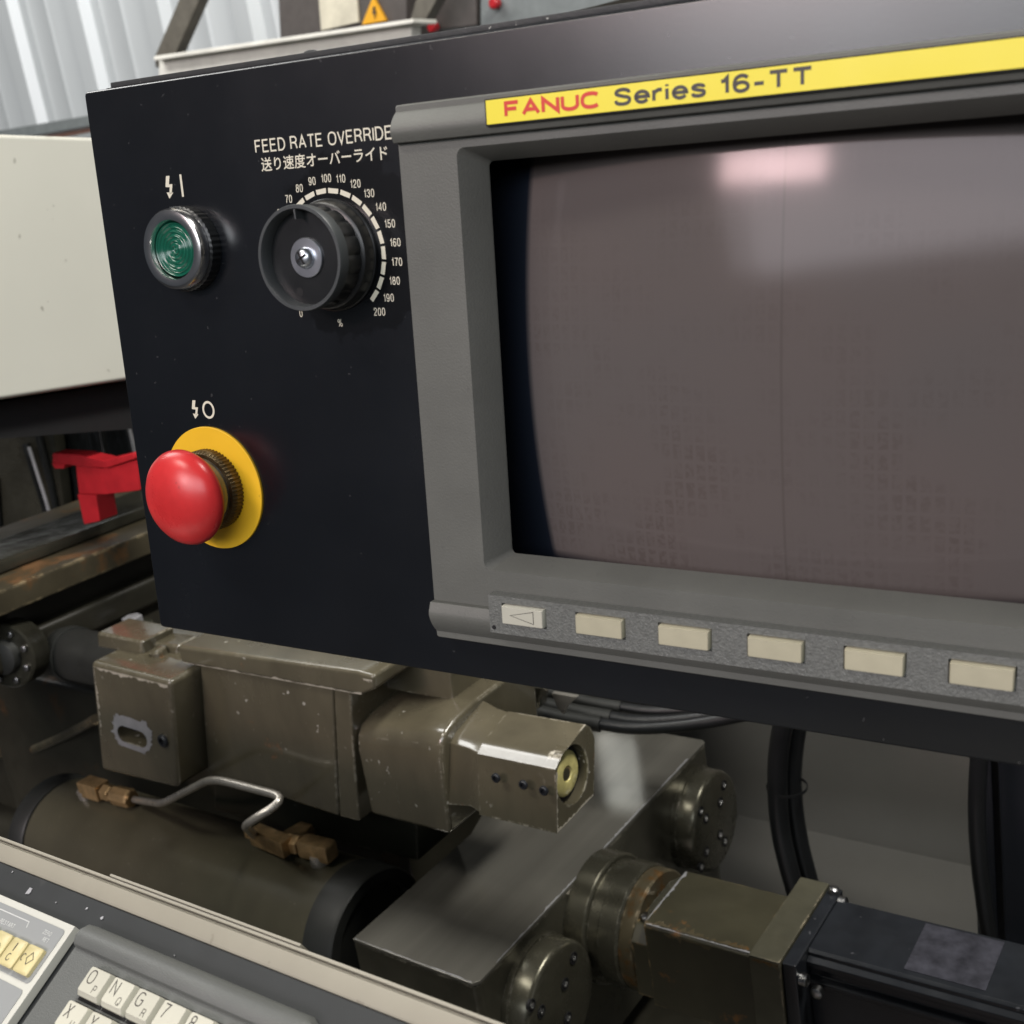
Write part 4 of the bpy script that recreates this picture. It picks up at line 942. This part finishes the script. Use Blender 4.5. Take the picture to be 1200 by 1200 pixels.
# ================================================================== monitor unit
mon = thing('monitor_unit', 'grey green CRT monitor unit with dark screen and soft keys', 'monitor', MP @ T(.295, 0, .06))
BX0, BX1, BZ0, BZ1 = .1371, .4529, -.0618, .1755
YF = -.0090
WX0, WX1, WZ0, WZ1 = .1740, .4160, -.0207, .1508       # window
RX0, RX1, RZ0, RZ1 = .1660, .4240, -.0258, .1562       # recess at the face
def bezel():
    bm = BM(); k = 7
    loft(bm, [rrect(BX0, BX1, BZ0, BZ1, .0012, -.0001, k), rrect(BX0, BX1, BZ0, BZ1, .0012, YF + .0008, k), rrect(BX0 + .0006, BX1 - .0006, BZ0 + .0006, BZ1 - .0006, .0012, YF, k),
              rrect(RX0, RX1, RZ0, RZ1, .0036, YF, k), rrect(RX0 + .0004, RX1 - .0004, RZ0 + .0004, RZ1 - .0004, .0036, YF + .0006, k),
              rrect(WX0, WX1, WZ0, WZ1, .0024, .0020, k), rrect(WX0 + .0003, WX1 - .0003, WZ0 + .0003, WZ1 - .0003, .0024, .0030, k), rrect(WX0 - .020, WX1 + .020, WZ0 - .015, WZ1 + .004, .0040, .0036, k)], (False, False))
    return bm
bz = obj('bezel', bezel(), m_bezel, mon, frame=MP)
# rounded bars along top and bottom
def bar(z_hi, z_lo, flip):
    prof = []
    n = 10
    for i in range(n + 1):
        t = i / n; z = z_hi + (z_lo - z_hi) * t
        if flip: t = 1 - t
        # t=0 at the outer edge, 1 at the crease
        y_ = YF + .0050 - .0105 * math.sin(min(1, t * 1.25) * PI / 2) ** .8 + (.0022 * max(0, t - .75) / .25)
        prof.append((y_, z))
    prof += [(.0, z_lo), (.0, z_hi)]
    return prof
for zh, zl, fl_ in ((BZ1 + .0006, .1601, False), (-.0430, BZ0 - .0006, True)):
    p = bar(zh, zl, fl_)
    bm = loft(BM(), [[(x, a, b) for a, b in p] for x in (BX0 + .0002, BX1 + .0009)])
    obj('bezel_bar', bm, m_bezel, mon, frame=MP, bev=.0004)
# yellow name strip lying in the top bar
ys = obj('name_strip', B(.1850, .4300, -.01580, -.0120, .1633, .1724), m_yellabel, mon, frame=MP, bev=.0002)
obj('strip_edge', B(.1845, .4305, -.01555, -.0125, .1628, .1729), m_dark, mon, frame=MP)
YN = -.01592
# (strip face at -.0158) offset of the camera is taken by real depth; the words sit on it
obj('lettering', signwriting('FANUC', .0062, .1933, .1651, YN, .23, .20, width=.0414), m_redprint, ys, frame=MP)
obj('lettering', signwriting('Series 16-TT', .0064, .2400, .1649, YN, .20, .22, width=.0742), m_greyprint, ys, frame=MP)
# picture tube glass
def glass():
    bm = BM(); nx, nz = 48, 36; x0, x1, z0, z1 = .1505, .4395, -.0345, .1575; cx, cz = .295, .0667
    g = [[bm.verts.new((x0 + (x1 - x0) * i / nx, .0062 + 1.02 * ((x0 + (x1 - x0) * i / nx - cx) ** 2) + 1.02 * ((z0 + (z1 - z0) * j / nz - cz) ** 2), z0 + (z1 - z0) * j / nz)) for j in range(nz + 1)] for i in range(nx + 1)]
    for i in range(nx):
        for j in range(nz): bm.faces.new((g[i][j], g[i + 1][j], g[i + 1][j + 1], g[i][j + 1]))
    return bm
# the mesh needs its own object frame for the phosphor mask: panel coordinates
o = obj('screen_glass', glass(), m_screen, mon, mw=MP)
# soft key strip: a plate with openings
KZ0, KZ1 = -.0469, -.0386
SZ0, SZ1 = -.0526, -.0349
keys = [(.1784, .0206)] + [(.2146 + .0378 * i, .0218) for i in range(5)] + [(.4034, .0206)]
YSF = -.0155
bm = BM(); sx0, sx1 = .1709, .4280
box(bm, sx0, sx1, YSF, -.004, KZ1 + .0007, SZ1); box(bm, sx0, sx1, YSF, -.004, SZ0, KZ0 - .0007)
xp = sx0
for kx, kw in keys + [(sx1 + .0007, 0)]:
    box(bm, xp, kx - .0007, YSF, -.004, KZ0 - .0007, KZ1 + .0007); xp = kx + kw + .0007
bmesh.ops.remove_doubles(bm, verts=bm.verts, dist=1e-6)
obj('key_strip', bm, m_strip, mon, frame=MP)
obj('key_strip_back', B(sx0 + .001, sx1 - .001, -.0102, -.0095, SZ0 + .001, SZ1 - .001), m_dark, mon, frame=MP)
obj('strip_screw', lathe([(0, .0010), (.0003, .0010)], (.1730, YSF, -.0500), AXF, 12), m_dark, mon, frame=MP)
k1 = None
for i, (kx, kw) in enumerate(keys):
    h_ = KZ1 - KZ0
    bm = loft(BM(), [rrect(0, kw, 0, h_, .0004, -.0105, 2), rrect(0, kw, 0, h_, .0004, YSF - .0016, 2), rrect(.0004, kw - .0004, .0003, h_ - .0003, .0004, YSF - .0022, 2)])
    kk = obj('soft_key', bm, m_keyw if i in (0, 6) else m_key, mon, mw=MP @ T(kx, 0, KZ0), label='grey white soft key printed with a triangle' if i in (0, 6) else None)
    if i in (0, 6):
        tri_ = [(.0045, .0044), (.0160, .0072), (.0160, .0016)]
        if i == 6: tri_ = [(kw - a, b) for a, b in tri_]
        obj('arrow_outline', flat(stroke(tri_, .0003, True), YSF - .0023), m_greyprint, kk, mw=MP @ T(kx, 0, KZ0))
